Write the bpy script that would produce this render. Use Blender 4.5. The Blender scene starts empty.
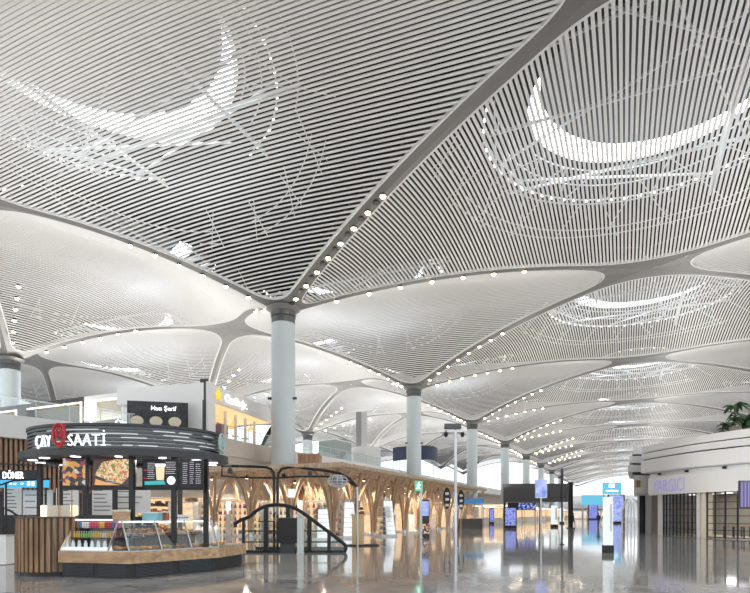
import bpy, math, random
from math import sin, cos, pi, sqrt, atan2, radians
from mathutils import Vector, Matrix
random.seed(7)
sc = bpy.context.scene
COL = sc.collection
# ------------------------------------------------------------------ helpers
class MB:
    """collects shapes; build() links them as ONE mesh object"""
    def __init__(s): s.v = []; s.f = []
    def add(s, vs, fs):
        n = len(s.v); s.v += [tuple(v) for v in vs]; s.f += [tuple(i + n for i in f) for f in fs]; return s
    def box(s, x0, x1, y0, y1, z0, z1, M=None):
        vs = [Vector(p) for p in ((x0,y0,z0),(x1,y0,z0),(x1,y1,z0),(x0,y1,z0),(x0,y0,z1),(x1,y0,z1),(x1,y1,z1),(x0,y1,z1))]
        if M: vs = [M @ v for v in vs]
        return s.add(vs, [(3,2,1,0),(4,5,6,7),(0,1,5,4),(1,2,6,5),(2,3,7,6),(3,0,4,7)])
    def cbox(s, c, sz, rz=0, rx=0):
        M = Matrix.Translation(c) @ Matrix.Rotation(rz, 4, 'Z') @ Matrix.Rotation(rx, 4, 'X')
        a, b, h = sz[0]/2, sz[1]/2, sz[2]/2
        return s.box(-a, a, -b, b, -h, h, M)
    def bar(s, p, q, w, h=None, up=Vector((0,0,1))):
        p, q = Vector(p), Vector(q); d = (q - p); L = d.length
        if L < 1e-6: return s
        d /= L; sd = d.cross(up)
        if sd.length < 1e-4: sd = d.cross(Vector((1,0,0)))
        sd.normalize(); u = sd.cross(d); h = h or w
        vs = []
        for e in (p, q):
            for a, b in ((-1,-1),(1,-1),(1,1),(-1,1)): vs.append(e + sd*a*w/2 + u*b*h/2)
        return s.add(vs, [(3,2,1,0),(4,5,6,7),(0,1,5,4),(1,2,6,5),(2,3,7,6),(3,0,4,7)])
    def tube(s, pts, r, n=8, closed=False):
        pts = [Vector(p) for p in pts]; m = len(pts); rs = r if isinstance(r, (list, tuple)) else [r]*m
        vs = []; ref = None
        for i, p in enumerate(pts):
            a = pts[(i-1) % m] if (closed or i) else pts[i]; b = pts[(i+1) % m] if (closed or i < m-1) else pts[i]
            t = (b - a).normalized()
            if ref is None: ref = Vector((0,0,1)) if abs(t.z) < .9 else Vector((1,0,0))
            sd = t.cross(ref); sd.normalize(); u = sd.cross(t); 
            if abs(t.z) > .9 and ref.z > .5: ref = u.copy()
            for k in range(n): vs.append(p + (sd*cos(2*pi*k/n) + u*sin(2*pi*k/n))*rs[i])
        fs = []
        for i in range(m if closed else m-1):
            j = (i+1) % m
            for k in range(n): fs.append((i*n+k, i*n+(k+1) % n, j*n+(k+1) % n, j*n+k))
        if not closed: fs += [tuple(range(n))[::-1], tuple((m-1)*n+k for k in range(n))]
        return s.add(vs, fs)
    def lathe(s, prof, c=(0,0,0), n=24, sx=1, sy=1):
        vs = []; m = len(prof)
        for r, z in prof:
            for k in range(n): vs.append((c[0]+r*cos(2*pi*k/n)*sx, c[1]+r*sin(2*pi*k/n)*sy, c[2]+z))
        fs = [(i*n+k, i*n+(k+1) % n, (i+1)*n+(k+1) % n, (i+1)*n+k) for i in range(m-1) for k in range(n)]
        fs += [tuple(range(n))[::-1], tuple((m-1)*n+k for k in range(n))]
        return s.add(vs, fs)
    def prism(s, poly, z0, z1):
        n = len(poly)
        a = sum(poly[i][0]*poly[(i+1) % n][1]-poly[(i+1) % n][0]*poly[i][1] for i in range(n))
        if a < 0: poly = poly[::-1]
        vs = [(p[0], p[1], z0) for p in poly] + [(p[0], p[1], z1) for p in poly]
        return s.add(vs, [tuple(range(n))[::-1], tuple(range(n, 2*n))] + [(i, (i+1) % n, n+(i+1) % n, n+i) for i in range(n)])
    def band(s, path, z0, z1, t):
        """a wall of thickness t following an open plan path (thickness to the left of travel)"""
        P = [Vector((p[0], p[1])) for p in path]; Q = []
        for i, p in enumerate(P):
            d = (P[min(i+1, len(P)-1)] - P[max(i-1, 0)]).normalized(); Q.append(p + Vector((-d.y, d.x))*t)
        n = len(P); vs = [(p.x,p.y,z0) for p in P]+[(p.x,p.y,z1) for p in P]+[(p.x,p.y,z0) for p in Q]+[(p.x,p.y,z1) for p in Q]
        fs = []
        for i in range(n-1):
            fs += [(i,i+1,n+i+1,n+i),(2*n+i+1,2*n+i,3*n+i,3*n+i+1),(n+i,n+i+1,3*n+i+1,3*n+i),(i+1,i,2*n+i,2*n+i+1)]
        fs += [(0,n,3*n,2*n),(n-1,3*n-1,4*n-1,2*n-1)]
        return s.add(vs, fs)
    def build(s, name, mat, parent=None, smooth=False):
        me = bpy.data.meshes.new(name); me.from_pydata(s.v, [], s.f); me.update()
        if mat: me.materials.append(mat)
        o = bpy.data.objects.new(name, me); COL.objects.link(o)
        if smooth:
            for p in me.polygons: p.use_smooth = True
            try:
                with bpy.context.temp_override(object=o, active_object=o, selected_objects=[o], selected_editable_objects=[o]): bpy.ops.object.shade_smooth_by_angle(angle=radians(38))
            except Exception: pass
        if parent: o.parent = parent
        return o
def tag(o, label=None, cat=None, group=None, kind=None):
    if label: o['label'] = label
    if cat: o['category'] = cat
    if group: o['group'] = group
    if kind: o['kind'] = kind
    return o
def struct(o): o['kind'] = 'structure'; return o
def thing(name, label, cat, loc=(0,0,0), rz=0, group=None):
    o = bpy.data.objects.new(name, None); COL.objects.link(o); o.location = loc; o.rotation_euler = (0,0,rz)
    o.empty_display_size = .2
    return tag(o, label, cat, group)
def kids(o): return [c for c in ALL() if c.parent == o]
_ch = {}
def ALL(): return bpy.data.objects
def dup(o, loc=None, rz=None, label=None, parent=None, group=None):
    c = o.copy(); COL.objects.link(c)
    if parent: c.parent = parent
    if loc is not None: c.location = loc
    if rz is not None: c.rotation_euler = (0,0,rz)
    if label: c['label'] = label
    if group: c['group'] = group
    for k in list(o.children): dup(k, parent=c)
    return c
def text(s, size, depth, mat, name='lettering', parent=None, bend=None, M=None, align='LEFT', sx=1, thin=0, gap=1):
    cu = bpy.data.curves.new('t', 'FONT'); cu.body = s; cu.size = size; cu.extrude = depth/2; cu.align_x = align; cu.resolution_u = 2; cu.offset = -thin; cu.space_character = gap
    to = bpy.data.objects.new('t', cu); COL.objects.link(to)
    me = bpy.data.meshes.new_from_object(to.evaluated_get(bpy.context.evaluated_depsgraph_get()))
    bpy.data.objects.remove(to); bpy.data.curves.remove(cu)
    for v in me.vertices:
        x, y, z = v.co.x*sx, v.co.y, v.co.z
        p = Vector((x, -z, y))           # stands up in the XZ plane, facing -Y
        if bend: p = Vector(bend(p))
        if M: p = M @ p
        v.co = p
    me.materials.clear(); me.materials.append(mat); me.update(); me.name = name
    o = bpy.data.objects.new(name, me); COL.objects.link(o)
    if parent: o.parent = parent
    return o
# ------------------------------------------------------------------ materials
def mat(name, col, rough=.5, metal=0, spec=.5, emit=None, es=1, noise=0, nscale=5, coat=0, alpha=1, trans=0, bump=0, ior=1.45):
    m = bpy.data.materials.new(name); m.use_nodes = True; nt = m.node_tree; b = nt.nodes['Principled BSDF']
    b.inputs['Base Color'].default_value = (*col, 1); b.inputs['Roughness'].default_value = rough; b.inputs['Metallic'].default_value = metal
    b.inputs['Specular IOR Level'].default_value = spec; b.inputs['Coat Weight'].default_value = coat; b.inputs['Alpha'].default_value = alpha
    b.inputs['Transmission Weight'].default_value = trans; b.inputs['IOR'].default_value = ior
    if emit: b.inputs['Emission Color'].default_value = (*emit, 1); b.inputs['Emission Strength'].default_value = es
    if noise or bump:
        t = nt.nodes.new('ShaderNodeTexCoord'); n = nt.nodes.new('ShaderNodeTexNoise'); n.inputs['Scale'].default_value = nscale; n.inputs['Detail'].default_value = 4
        nt.links.new(t.outputs['Object'], n.inputs['Vector'])
    if noise:
        r = nt.nodes.new('ShaderNodeValToRGB'); e = r.color_ramp.elements
        e[0].position = .3; e[1].position = .7
        e[0].color = (*[c*(1-noise) for c in col], 1); e[1].color = (*[min(1, c*(1+noise)) for c in col], 1)
        nt.links.new(n.outputs['Fac'], r.inputs['Fac']); nt.links.new(r.outputs['Color'], b.inputs['Base Color'])
    if bump:
        bp = nt.nodes.new('ShaderNodeBump'); bp.inputs['Strength'].default_value = bump; bp.inputs['Distance'].default_value = .02
        nt.links.new(n.outputs['Fac'], bp.inputs['Height']); nt.links.new(bp.outputs['Normal'], b.inputs['Normal'])
    return m
def wood(name, c1, c2, scale=3, rough=.45, axis='Z'):
    m = bpy.data.materials.new(name); m.use_nodes = True; nt = m.node_tree; b = nt.nodes['Principled BSDF']
    t = nt.nodes.new('ShaderNodeTexCoord'); mp = nt.nodes.new('ShaderNodeMapping'); n = nt.nodes.new('ShaderNodeTexNoise')
    mp.inputs['Scale'].default_value = {'Z': (scale*4, scale*4, scale*.35), 'X': (scale*.35, scale*4, scale*4)}[axis]
    n.inputs['Scale'].default_value = 1.6; n.inputs['Detail'].default_value = 5
    r = nt.nodes.new('ShaderNodeValToRGB'); e = r.color_ramp.elements; e[0].position = .3; e[1].position = .7; e[0].color = (*c1, 1); e[1].color = (*c2, 1)
    nt.links.new(t.outputs['Object'], mp.inputs['Vector']); nt.links.new(mp.outputs['Vector'], n.inputs['Vector'])
    nt.links.new(n.outputs['Fac'], r.inputs['Fac']); nt.links.new(r.outputs['Color'], b.inputs['Base Color']); b.inputs['Roughness'].default_value = rough
    return m
def glow(name, col, s): return mat(name, (.02,.02,.02), .4, emit=col, es=s)
def glass(name, tint=(.9,.96,.95), a=.22, rough=.02):
    m = bpy.data.materials.new(name); m.use_nodes = True; nt = m.node_tree
    for n in list(nt.nodes): nt.nodes.remove(n)
    o = nt.nodes.new('ShaderNodeOutputMaterial'); mx = nt.nodes.new('ShaderNodeMixShader'); tr = nt.nodes.new('ShaderNodeBsdfTransparent'); gl = nt.nodes.new('ShaderNodeBsdfGlossy')
    tr.inputs['Color'].default_value = (*tint, 1); gl.inputs['Color'].default_value = (.9,.95,.95,1); gl.inputs['Roughness'].default_value = rough
    mx.inputs['Fac'].default_value = a; nt.links.new(tr.outputs[0], mx.inputs[1]); nt.links.new(gl.outputs[0], mx.inputs[2]); nt.links.new(mx.outputs[0], o.inputs['Surface'])
    return m
M = {}
M['slat'] = mat('slat_metal', (.72,.715,.705), .42, spec=.5, metal=0)
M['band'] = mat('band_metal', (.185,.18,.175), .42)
M['rim'] = mat('rim_metal', (.75,.75,.74), .4)
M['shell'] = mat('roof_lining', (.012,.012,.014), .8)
M['cap'] = mat('skylight_lining', (.10,.105,.11), .6)
M['strut'] = mat('strut_white', (.8,.82,.83), .4)
M['sky_glass'] = glow('skylight_glass', (.80,.89,1), 12.0)
M['glintring'] = glow('ring_glint', (1,.95,.85), 5)
M['column'] = mat('column_panel', (.52,.585,.615), .28)
M['collar'] = mat('collar_metal', (.10,.11,.115), .4, metal=.5)
M['spot'] = glow('spot_lens', (1,.83,.58), 28)
M['black'] = mat('black_metal', (.014,.014,.016), .4)
M['dark'] = mat('dark_grey', (.05,.052,.056), .45)
M['white'] = mat('white_paint', (.82,.82,.81), .5)
M['steel'] = mat('brushed_steel', (.55,.55,.55), .3, metal=.9)
M['glass'] = glass('clear_glass', tint=(.96,.985,.98), a=.06)
# ------------------------------------------------------------------ camera and grid
F, HY, EYE = 550.2, 514.3, 1.6
cam = bpy.data.cameras.new('camera'); co = bpy.data.objects.new('camera', cam); COL.objects.link(co)
co.location = (0, 0, EYE); co.rotation_euler = (pi/2, 0, 0)
cam.sensor_fit = 'HORIZONTAL'; cam.sensor_width = 36; cam.lens = F/750*36; cam.shift_y = (HY-296.5)/750; cam.clip_end = 1500; cam.clip_start = .05
sc.camera = co
YAW = .425
CU, SU = cos(YAW), sin(YAW)
def G(W, U, z=0): return Vector((-8.8 + U*SU + W*CU, 52.78 + U*CU - W*SU, z))
def P(x, y, Z): return Vector(((x-375)/F*Z, Z, EYE + (HY-y)*Z/F))          # a photo point at depth Z
def PF(x, y):                                                              # a photo point on the floor
    Z = F*EYE/(y-HY); return Vector(((x-375)/F*Z, Z, 0))
def PX(x, Z): return (x-375)/F*Z
def PZ(y, Z): return EYE + (HY-y)*Z/F
HC, HN = 19.1+EYE, 24.9+EYE
WN, WL, US = 31.86, 20.54, 36.0
# ------------------------------------------------------------------ vaulted ceiling
def g(r): return 1-(1-r)**2.15
def hnode(W):
    t = min(1, max(0, -W/WL)); return HN + 1.0*t*t*(3-2*t)
BULGE = 1.3
def rise(s, t):
    f = (1-t)*g(s) + t*g(1-s) + (1-s)*g(t) + s*g(1-t) - (s*(1-t)+t*(1-s))
    return f
def quads(kind, wc, uc):
    """half extents of the diamond: W minus, W plus, U; kind A spans columns across, B along"""
def height(D, W, U):
    wc, uc, wm, wp, kind = D
    a = (W-wc)/(wp if W >= wc else wm); b = (U-uc)/(US/2)
    if kind == 'A': s, t = (1+a+b)/2, (1+a-b)/2      # columns at a=+-1
    else: s, t = (1+b+a)/2, (1+b-a)/2                # columns at b=+-1
    s = min(1, max(0, s)); t = min(1, max(0, t))
    return HC + (hnode(W)-HC)*rise(s, t) + BULGE*16*s*t*(1-s)*(1-t)
def outline(D, inset=.55):
    wc, uc, wm, wp, kind = D; h = US/2
    pts = [Vector((wc+wp, uc)), Vector((wc, uc+h)), Vector((wc-wm, uc)), Vector((wc, uc-h))]   # ccw in W,U
    n = 4; ins = []
    for i in range(n):
        a, b, c = pts[i-1], pts[i], pts[(i+1) % n]
        d1 = (b-a).normalized(); d2 = (c-b).normalized(); n1 = Vector((-d1.y, d1.x)); n2 = Vector((-d2.y, d2.x))
        bis = (n1+n2).normalized(); ins.append(b + bis*inset/ max(.2, bis.dot(n1)))
    out = []
    for i in range(n):
        a, b, c = ins[i-1], ins[i], ins[(i+1) % n]
        iscol = (i in (0, 2)) == (kind == 'A')
        cut = 2.6 if iscol else 6.5
        p = b + (a-b).normalized()*cut; q = b + (c-b).normalized()*cut
        for k in range(11):
            t = k/10; out.append(p*(1-t)**2 + b*2*t*(1-t) + q*t*t)
        q2 = c + (b-c).normalized()*(2.6 if ((i+1) % 4 in (0, 2)) == (kind == 'A') else 6.5)
        for k in range(1, 12): out.append(q.lerp(q2, k/12))
    return pts, out
def clip(poly, axis, c):
    """crossings of the outline with axis==c, as the other coordinate"""
    r = []
    for i in range(len(poly)):
        a, b = poly[i], poly[(i+1) % len(poly)]
        x, y = a[axis]-c, b[axis]-c
        if (x < 0) != (y < 0): t = x/(x-y); r.append(a[1-axis]*(1-t)+b[1-axis]*t)
    return (min(r), max(r)) if len(r) >= 2 else None
def radial(poly, c, th):
    d = Vector((cos(th), sin(th)))
    best = None
    for i in range(len(poly)):
        a, b = poly[i]-c, poly[(i+1) % len(poly)]-c; e = b-a
        den = d.x*e.y - d.y*e.x
        if abs(den) < 1e-9: continue
        t = (a.x*e.y - a.y*e.x)/den; u = (a.x*d.y - a.y*d.x)/den
        if t > 0 and -1e-6 <= u <= 1+1e-6 and (best is None or t < best): best = t
    return c + d*best
ceiling = bpy.data.objects.new('ceiling', None); COL.objects.link(ceiling); struct(ceiling)
SP = .32
def field(D, lod):
    wc, uc, wm, wp, kind = D
    pts, out = outline(D); sp = SP if lod < 2 else SP*1.5; wd = .19*sp/SP; hh = .06 if kind == 'A' and wc > 0 or uc < 0 else .12
    H = lambda w, u: height(D, w, u)
    b = MB(); ax = 0 if kind == 'A' else 1       # A: lines of constant W, running along U
    lo = min(p[ax] for p in out); hi = max(p[ax] for p in out); n = int((hi-lo)/sp); nseg = (26, 16, 9)[lod]
    for i in range(n):
        c = lo + (i+.5)*(hi-lo)/n; r = clip(out, ax, c)
        if not r or r[1]-r[0] < .3: continue
        ns = max(2, int(nseg*(r[1]-r[0])/50)+2 if lod else int((r[1]-r[0])/1.6)+2)
        vs = []; fs = []
        for k in range(ns+1):
            q = r[0]+(r[1]-r[0])*k/ns
            for dd, dz in ((-wd/2, 0), (wd/2, 0), (wd/2, hh), (-wd/2, hh)):
                w, u = (c+dd, q) if ax == 0 else (q, c+dd)
                vs.append(G(w, u, H((c if ax == 0 else q), (q if ax == 0 else c))+dz))
        for k in range(ns):
            o = k*4; fs += [(o, o+4, o+5, o+1), (o+1, o+5, o+6, o+2), (o+3, o+7, o+4, o)]
            if lod == 0: fs.append((o+2, o+6, o+7, o+3))
        b.add(vs, fs)
    b.build('slat_panel', M['slat'], ceiling)
    # rim
    b = MB(); m = len(out); vs = []
    ctr = Vector((wc-.3, uc-1.8))
    for p in out:
        e = (p-ctr).normalized()
        z = H(*p)
        for q, dz in ((p-e*.10, -.03), (p+e*.06, -.03), (p+e*.06, .2), (p-e*.10, .2)): vs.append(G(q.x, q.y, z+dz))
    fs = [(i*4+k, i*4+(k+1) % 4, ((i+1) % m)*4+(k+1) % 4, ((i+1) % m)*4+k) for i in range(m) for k in range(4)]
    b.add(vs, fs).build('panel_rim', M['rim'], ceiling)
    # solid band around the field
    NA = 96 if lod < 2 else 48
    angs = sorted([2*pi*k/NA for k in range(NA)] + [atan2(p.y-ctr.y, p.x-ctr.x) % (2*pi) for p in pts])
    vs = []; fs = []
    for th in angs:
        a = radial(out, ctr, th); c = radial(pts, ctr, th)
        for k in range(3):
            q = a.lerp(c, k/2); vs.append(G(q.x, q.y, H(*q)))
    m = len(angs)
    for i in range(m):
        j = (i+1) % m
        for k in range(2): fs.append((i*3+k, i*3+k+1, j*3+k+1, j*3+k))
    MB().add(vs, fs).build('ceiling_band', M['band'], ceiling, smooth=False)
    # roof lining above with a round eye
    RO = 8.4; vs = []; fs = []; UPZ = 3.2
    for th in angs:
        a = ctr + Vector((cos(th), sin(th)))*(RO-.1); c = radial(pts, ctr, th)
        for k in range(4):
            q = a.lerp(c, k/3); top = 3.6
            vs.append(G(q.x, q.y, H(*q) + (UPZ if k < 3 else 2.2) + (.4 if k == 0 else 0)))
    for i in range(m):
        j = (i+1) % m
        for k in range(3): fs.append((i*4+k, j*4+k, j*4+k+1, i*4+k+1))
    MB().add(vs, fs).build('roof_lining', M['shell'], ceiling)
    # round skylight: bright glazed crescent beside a tilted cap
    zc = H(ctr.x, ctr.y); C = G(ctr.x, ctr.y, zc+3.3) + Vector((-.3,-.2,0))
    n = 48; off = Vector((.2, -2.25, 0)); r2 = 8.05
    vo = [C + Vector((cos(2*pi*k/n)*RO, sin(2*pi*k/n)*RO, 0)) for k in range(n)]
    vi = [C + off + Vector((cos(2*pi*k/n)*r2, sin(2*pi*k/n)*r2, -.3)) for k in range(n)]
    MB().add(vo, [tuple(range(n))]).build('skylight_glass', M['sky_glass'], ceiling)
    vs = list(vi) + [C + off + (v-C-off)*.55 + Vector((0,0,.08)) for v in vi] + [v + Vector((0,0,.2)) for v in vi]
    fs = [(k, (k+1) % n, n+(k+1) % n, n+k) for k in range(n)] + [tuple(range(n, 2*n))] + [(k, 2*n+k, 2*n+(k+1) % n, (k+1) % n) for k in range(n)]
    MB().add(vs, fs).build('skylight_cap', M['cap'], ceiling)
    b = MB(); rr = .055 if lod == 0 else .08
    nt = 6 if lod == 0 else 4
    for k in range(0, n, 2): b.bar(vo[k], vi[k], .10, .12)
    for R, dz in ((9.1, -.4), (10.2, -1.0), (11.2, -1.7), (12.6, -1.3)):
        if kind == 'B' or True:
            b.tube([C + Vector((cos(2*pi*k/40)*R, sin(2*pi*k/40)*R, dz)) for k in range(40)], rr, nt, True)
    for k in range(20):
        t = 2*pi*k/20
        p = C + Vector((cos(t)*9.1, sin(t)*9.1, -.4)); q = C + Vector((cos(t+.16)*12.6, sin(t+.16)*12.6, -1.3))
        b.bar(p, q, .09); q2 = C + Vector((cos(t-.16)*12.6, sin(t-.16)*12.6, -1.3)); b.bar(p, q2, .07)
    def inside(p, f=.93):
        w = (p.x+8.8)*CU - (p.y-52.78)*SU; u = (p.x+8.8)*SU + (p.y-52.78)*CU
        return abs(w-wc)/(wp if w > wc else wm) + abs(u-uc)/18 < f, w, u
    for R in (13.6, 14.6):
        prev = None
        for k in range(2, 23):
            p = C + Vector((cos(2*pi*k/48)*R, sin(2*pi*k/48)*R, 0)); ok_, w, u = inside(p)
            p.z = H(w, u) + 1.3
            if ok_ and prev: b.bar(prev, p, rr*1.1)
            prev = p if ok_ else None
    for k in range(1, 20):
        t = 2*pi*k/40; prev = C + Vector((cos(t)*12.6, sin(t)*12.6, -1.3)); p = C + Vector((cos(t+.12*(-1)**k)*15, sin(t+.12*(-1)**k)*15, 0)); ok_, w, u = inside(p)
        if ok_: p.z = H(w, u)+1.3; b.bar(prev, p, rr)
    rnd = random.Random(int(wc*7+uc*13))
    for k in range(12):
        a1, a2 = rnd.uniform(0, 2*pi), rnd.uniform(0, 2*pi)
        b.bar(C + Vector((cos(a1)*11.5, sin(a1)*11.5, -1.5)), C + Vector((cos(a2)*11.5, sin(a2)*11.5, -1.2)), .12, .16)
    for k in (-1, 1):
        b.bar(G(ctr.x+k*5, uc-11, zc+1.3), G(ctr.x+k*5, uc+11, zc+1.3), .16, .22)
        b.bar(G(ctr.x-11, uc+k*4, zc+1.5), G(ctr.x+11, uc+k*4, zc+1.5), .14, .2)
    b.build('skylight_truss', M['strut'], ceiling)
    b = MB()
    for k in range(64 if lod == 0 else 40):
        t = 2*pi*k/(64 if lod == 0 else 40); c = C + Vector((cos(t)*11.2, sin(t)*11.2, -1.82)); b.cbox(c, (.32, .12, .07), t+pi/2)
    b.build('ring_glints', M['glintring'], ceiling)  # glowing blocks imitate the glints along the ring strut
def visible_range():
    L = []
    for k in range(-1, 11):
        L.append(((WN, k*US, WN, WN, 'A'), k))                     # centre aisle
        if k < 10: L.append(((0, k*US+18, WL, WN, 'B'), k))
        if k >= 1: L.append(((2*WN, k*US-18, WN, WN, 'B'), k))
    for k in range(-1, 7):
        L.append(((-WL, k*US, WL, WL, 'A'), k)); 
    for k in range(-1, 6):
        L.append(((-2*WL, k*US+18, WL, WL, 'B'), k)); L.append(((-3*WL, k*US, WL, WL, 'A'), k))
    L.append(((0, -US-18, WL, WN, 'B'), -1)); L.append(((-4*WL, 18, WL, WL, 'B'), 1)); L.append(((-4*WL, 54, WL, WL, 'B'), 1))
    return L
FIELDS = visible_range()
for D, k in FIELDS: field(D, 0 if k <= 1 else (1 if k <= 3 else 2))
# ------------------------------------------------------------------ columns
cb = MB(); cb.lathe([(1.17,0),(1.17,3),(1.15,12),(1.12,HC-.9)], n=40)
col0 = thing('column', 'x', 'column')
cb.build('shaft', M['column'], col0, smooth=True)
b = MB(); b.lathe([(1.12,HC-.95),(1.12,HC-.3),(1.05,HC-.3),(1.05,HC-.26),(1.19,HC-.25),(1.19,HC+.35),(1.05,HC+.36)], n=40); b.build('collar', M['collar'], col0, smooth=True)
b = MB(); b.lathe([(1.16,HC+.22),(1.35,HC+.34),(1.6,HC+.52),(1.6,HC+.6)], n=40); b.build('capital', M['band'], col0, smooth=True)
for zz, aa in ((13.0, .35), (13.0, -2.8), (13.0, 3.6)):
    pass
b = MB()
for a in (-2.75, -.45): b.cbox((cos(a)*1.32, sin(a)*1.32, 12.6), (.34,.22,.2), a)
b.build('security_camera', M['black'], col0)
names = ['nearest', 'second', 'third', 'fourth', 'fifth', 'sixth', 'seventh', 'eighth']
lab = {0: 'tall pale blue round column with dark collar, nearest and largest of the main row', 1: 'tall white round column, second of the main row, rising behind the timber canopy',
       2: 'white round column third of the main row, right of the camera mast', 3: 'white round column fourth of the main row, left of the dark billboard',
       4: 'small white column fifth of the main row, above the dark billboard', 5: 'small white column sixth of the main row, above the lit pole sign', 6: 'tiny far white column seventh of the main row', 7: 'tiniest far white column at the end of the main row'}
first = True
def column(W, U, label):
    global first
    if first: o = col0; o.location = G(W, U); o['label'] = label; first = False
    else: o = dup(col0, G(W, U), 0, label)
    o['group'] = 'round columns carrying the vaults'
    return o
for k in range(8): column(0, k*US, lab[k])
column(-2*WL, 0, 'thick white column with dark collar at the left edge of the picture')
column(-2*WL, 2*US, 'far white column top beneath a row of ceiling lamps, right of the nearest column')
column(-2*WL, US, 'far column hidden behind the upper level shop with the yellow star')
for k in (3, 4, 5): column(2*WN, k*US, 'far column behind the curved shop, %s along its row' % names[k])
# ------------------------------------------------------------------ floor
def floor_mat():
    m = bpy.data.materials.new('polished_stone'); m.use_nodes = True; nt = m.node_tree; b = nt.nodes['Principled BSDF']; L = nt.links.new
    t = nt.nodes.new('ShaderNodeTexCoord'); mp = nt.nodes.new('ShaderNodeMapping'); mp.inputs['Rotation'].default_value = (0,0,YAW)
    L(t.outputs['Object'], mp.inputs['Vector'])
    br = nt.nodes.new('ShaderNodeTexBrick'); br.offset = 0.5; br.inputs['Scale'].default_value = 1; br.inputs['Brick Width'].default_value = 1.2; br.inputs['Row Height'].default_value = .6
    br.inputs['Mortar Size'].default_value = .006; br.inputs['Color1'].default_value = (.50,.48,.455,1); br.inputs['Color2'].default_value = (.38,.37,.355,1); br.inputs['Mortar'].default_value = (.10,.10,.10,1)
    L(mp.outputs['Vector'], br.inputs['Vector'])
    n = nt.nodes.new('ShaderNodeTexNoise'); n.inputs['Scale'].default_value = .8; n.inputs['Detail'].default_value = 6; L(mp.outputs['Vector'], n.inputs['Vector'])
    mx = nt.nodes.new('ShaderNodeMixRGB'); mx.blend_type = 'MULTIPLY'; mx.inputs['Fac'].default_value = .6
    r = nt.nodes.new('ShaderNodeValToRGB'); r.color_ramp.elements[0].color = (.6,.6,.6,1); r.color_ramp.elements[1].color = (1.25,1.22,1.2,1); r.color_ramp.elements[0].position = .3; r.color_ramp.elements[1].position = .7
    L(n.outputs['Fac'], r.inputs['Fac']); L(br.outputs['Color'], mx.inputs[1]); L(r.outputs['Color'], mx.inputs[2]); L(mx.outputs['Color'], b.inputs['Base Color'])
    r2 = nt.nodes.new('ShaderNodeMapRange'); r2.inputs['To Min'].default_value = .035; r2.inputs['To Max'].default_value = .09; L(n.outputs['Fac'], r2.inputs['Value']); L(r2.outputs['Result'], b.inputs['Roughness'])
    b.inputs['Specular IOR Level'].default_value = .75
    return m
M['floor'] = floor_mat()
b = MB(); b.add([(-140,-60,0),(160,-60,0),(160,400,0),(-140,400,0)], [(0,1,2,3)]); struct(b.build('floor', M['floor']))
# ------------------------------------------------------------------ more materials
M['beige'] = mat('beige_render', (.66,.60,.54), .7)
M['slatwood'] = wood('slat_wood', (.27,.15,.085), (.46,.27,.16), 1.2)
M['drumwood'] = wood('drum_wood', (.16,.085,.04), (.42,.25,.13), 1.5)
M['topwood'] = wood('worktop_wood', (.36,.21,.11), (.62,.42,.25), 1.4, axis='X')
M['archwood'] = wood('arch_wood', (.42,.28,.17), (.68,.50,.34), 1.0)
M['shutter'] = mat('shutter_grey', (.30,.30,.26), .6)
M['led'] = glow('warm_led', (1,.78,.55), 3)
M['ledw'] = glow('white_led', (.95,.97,1), 3)
M['letter'] = glow('white_letter', (.85,1,.97), 1.6)
M['red'] = mat('red_metal', (.55,.03,.035), .4)
M['orange'] = glow('orange_lamp', (1,.42,.12), 1.6)
M['purple'] = mat('purple_panel', (.10,.03,.13), .5)
M['teal'] = mat('teal_box', (.25,.55,.62), .5)
M['cream'] = mat('cream', (.78,.70,.55), .6)
M['navy'] = mat('navy', (.03,.045,.09), .5)
M['fascia'] = mat('curved_fascia', (.76,.745,.72), .35)
M['taupe'] = mat('taupe', (.19,.155,.13), .6)
M['clear'] = glass('display_glass', tint=(.99,.995,.995), a=.03)
M['mirror'] = mat('mirror', (.75,.74,.72), .1, metal=1)
M['leaf'] = mat('leaf', (.045,.09,.04), .5, noise=.4, nscale=3)
M['bark'] = mat('bark', (.12,.09,.06), .8)
M['skin'] = mat('skin', (.5,.32,.24), .6)
M['cloth1'] = mat('dark_cloth', (.05,.035,.07), .8); M['cloth2'] = mat('blue_cloth', (.12,.16,.25), .8)
def blotch(name, cols, scale, es, kind='V'):
    """a lit picture: coloured patches, procedural"""
    m = bpy.data.materials.new(name); m.use_nodes = True; nt = m.node_tree; b = nt.nodes['Principled BSDF']; L = nt.links.new
    t = nt.nodes.new('ShaderNodeTexCoord'); v = nt.nodes.new('ShaderNodeTexVoronoi') if kind == 'V' else nt.nodes.new('ShaderNodeTexNoise'); v.inputs['Scale'].default_value = scale
    r = nt.nodes.new('ShaderNodeValToRGB'); r.color_ramp.interpolation = 'CONSTANT' if kind == 'V' else 'LINEAR'
    e = r.color_ramp.elements
    while len(e) < len(cols): e.new(.5)
    for i, c in enumerate(cols): e[i].position = i/len(cols) if kind == 'V' else .3+.4*i/max(1, len(cols)-1); e[i].color = (*c, 1)
    L(t.outputs['Object'], v.inputs['Vector']); 
    if kind == 'V':
        s = nt.nodes.new('ShaderNodeSeparateColor'); L(v.outputs['Color'], s.inputs['Color']); L(s.outputs[0], r.inputs['Fac'])
    else: L(v.outputs['Fac'], r.inputs['Fac'])
    L(r.outputs['Color'], b.inputs['Emission Color']); b.inputs['Emission Strength'].default_value = es; b.inputs['Base Color'].default_value = (.02,.02,.02,1); b.inputs['Roughness'].default_value = .25
    return m
M['pizza'] = blotch('pizza_picture', [(.85,.62,.30),(.80,.50,.22),(.70,.14,.05),(.16,.30,.06),(.9,.8,.6),(.82,.55,.25)], 26, .9)
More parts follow.
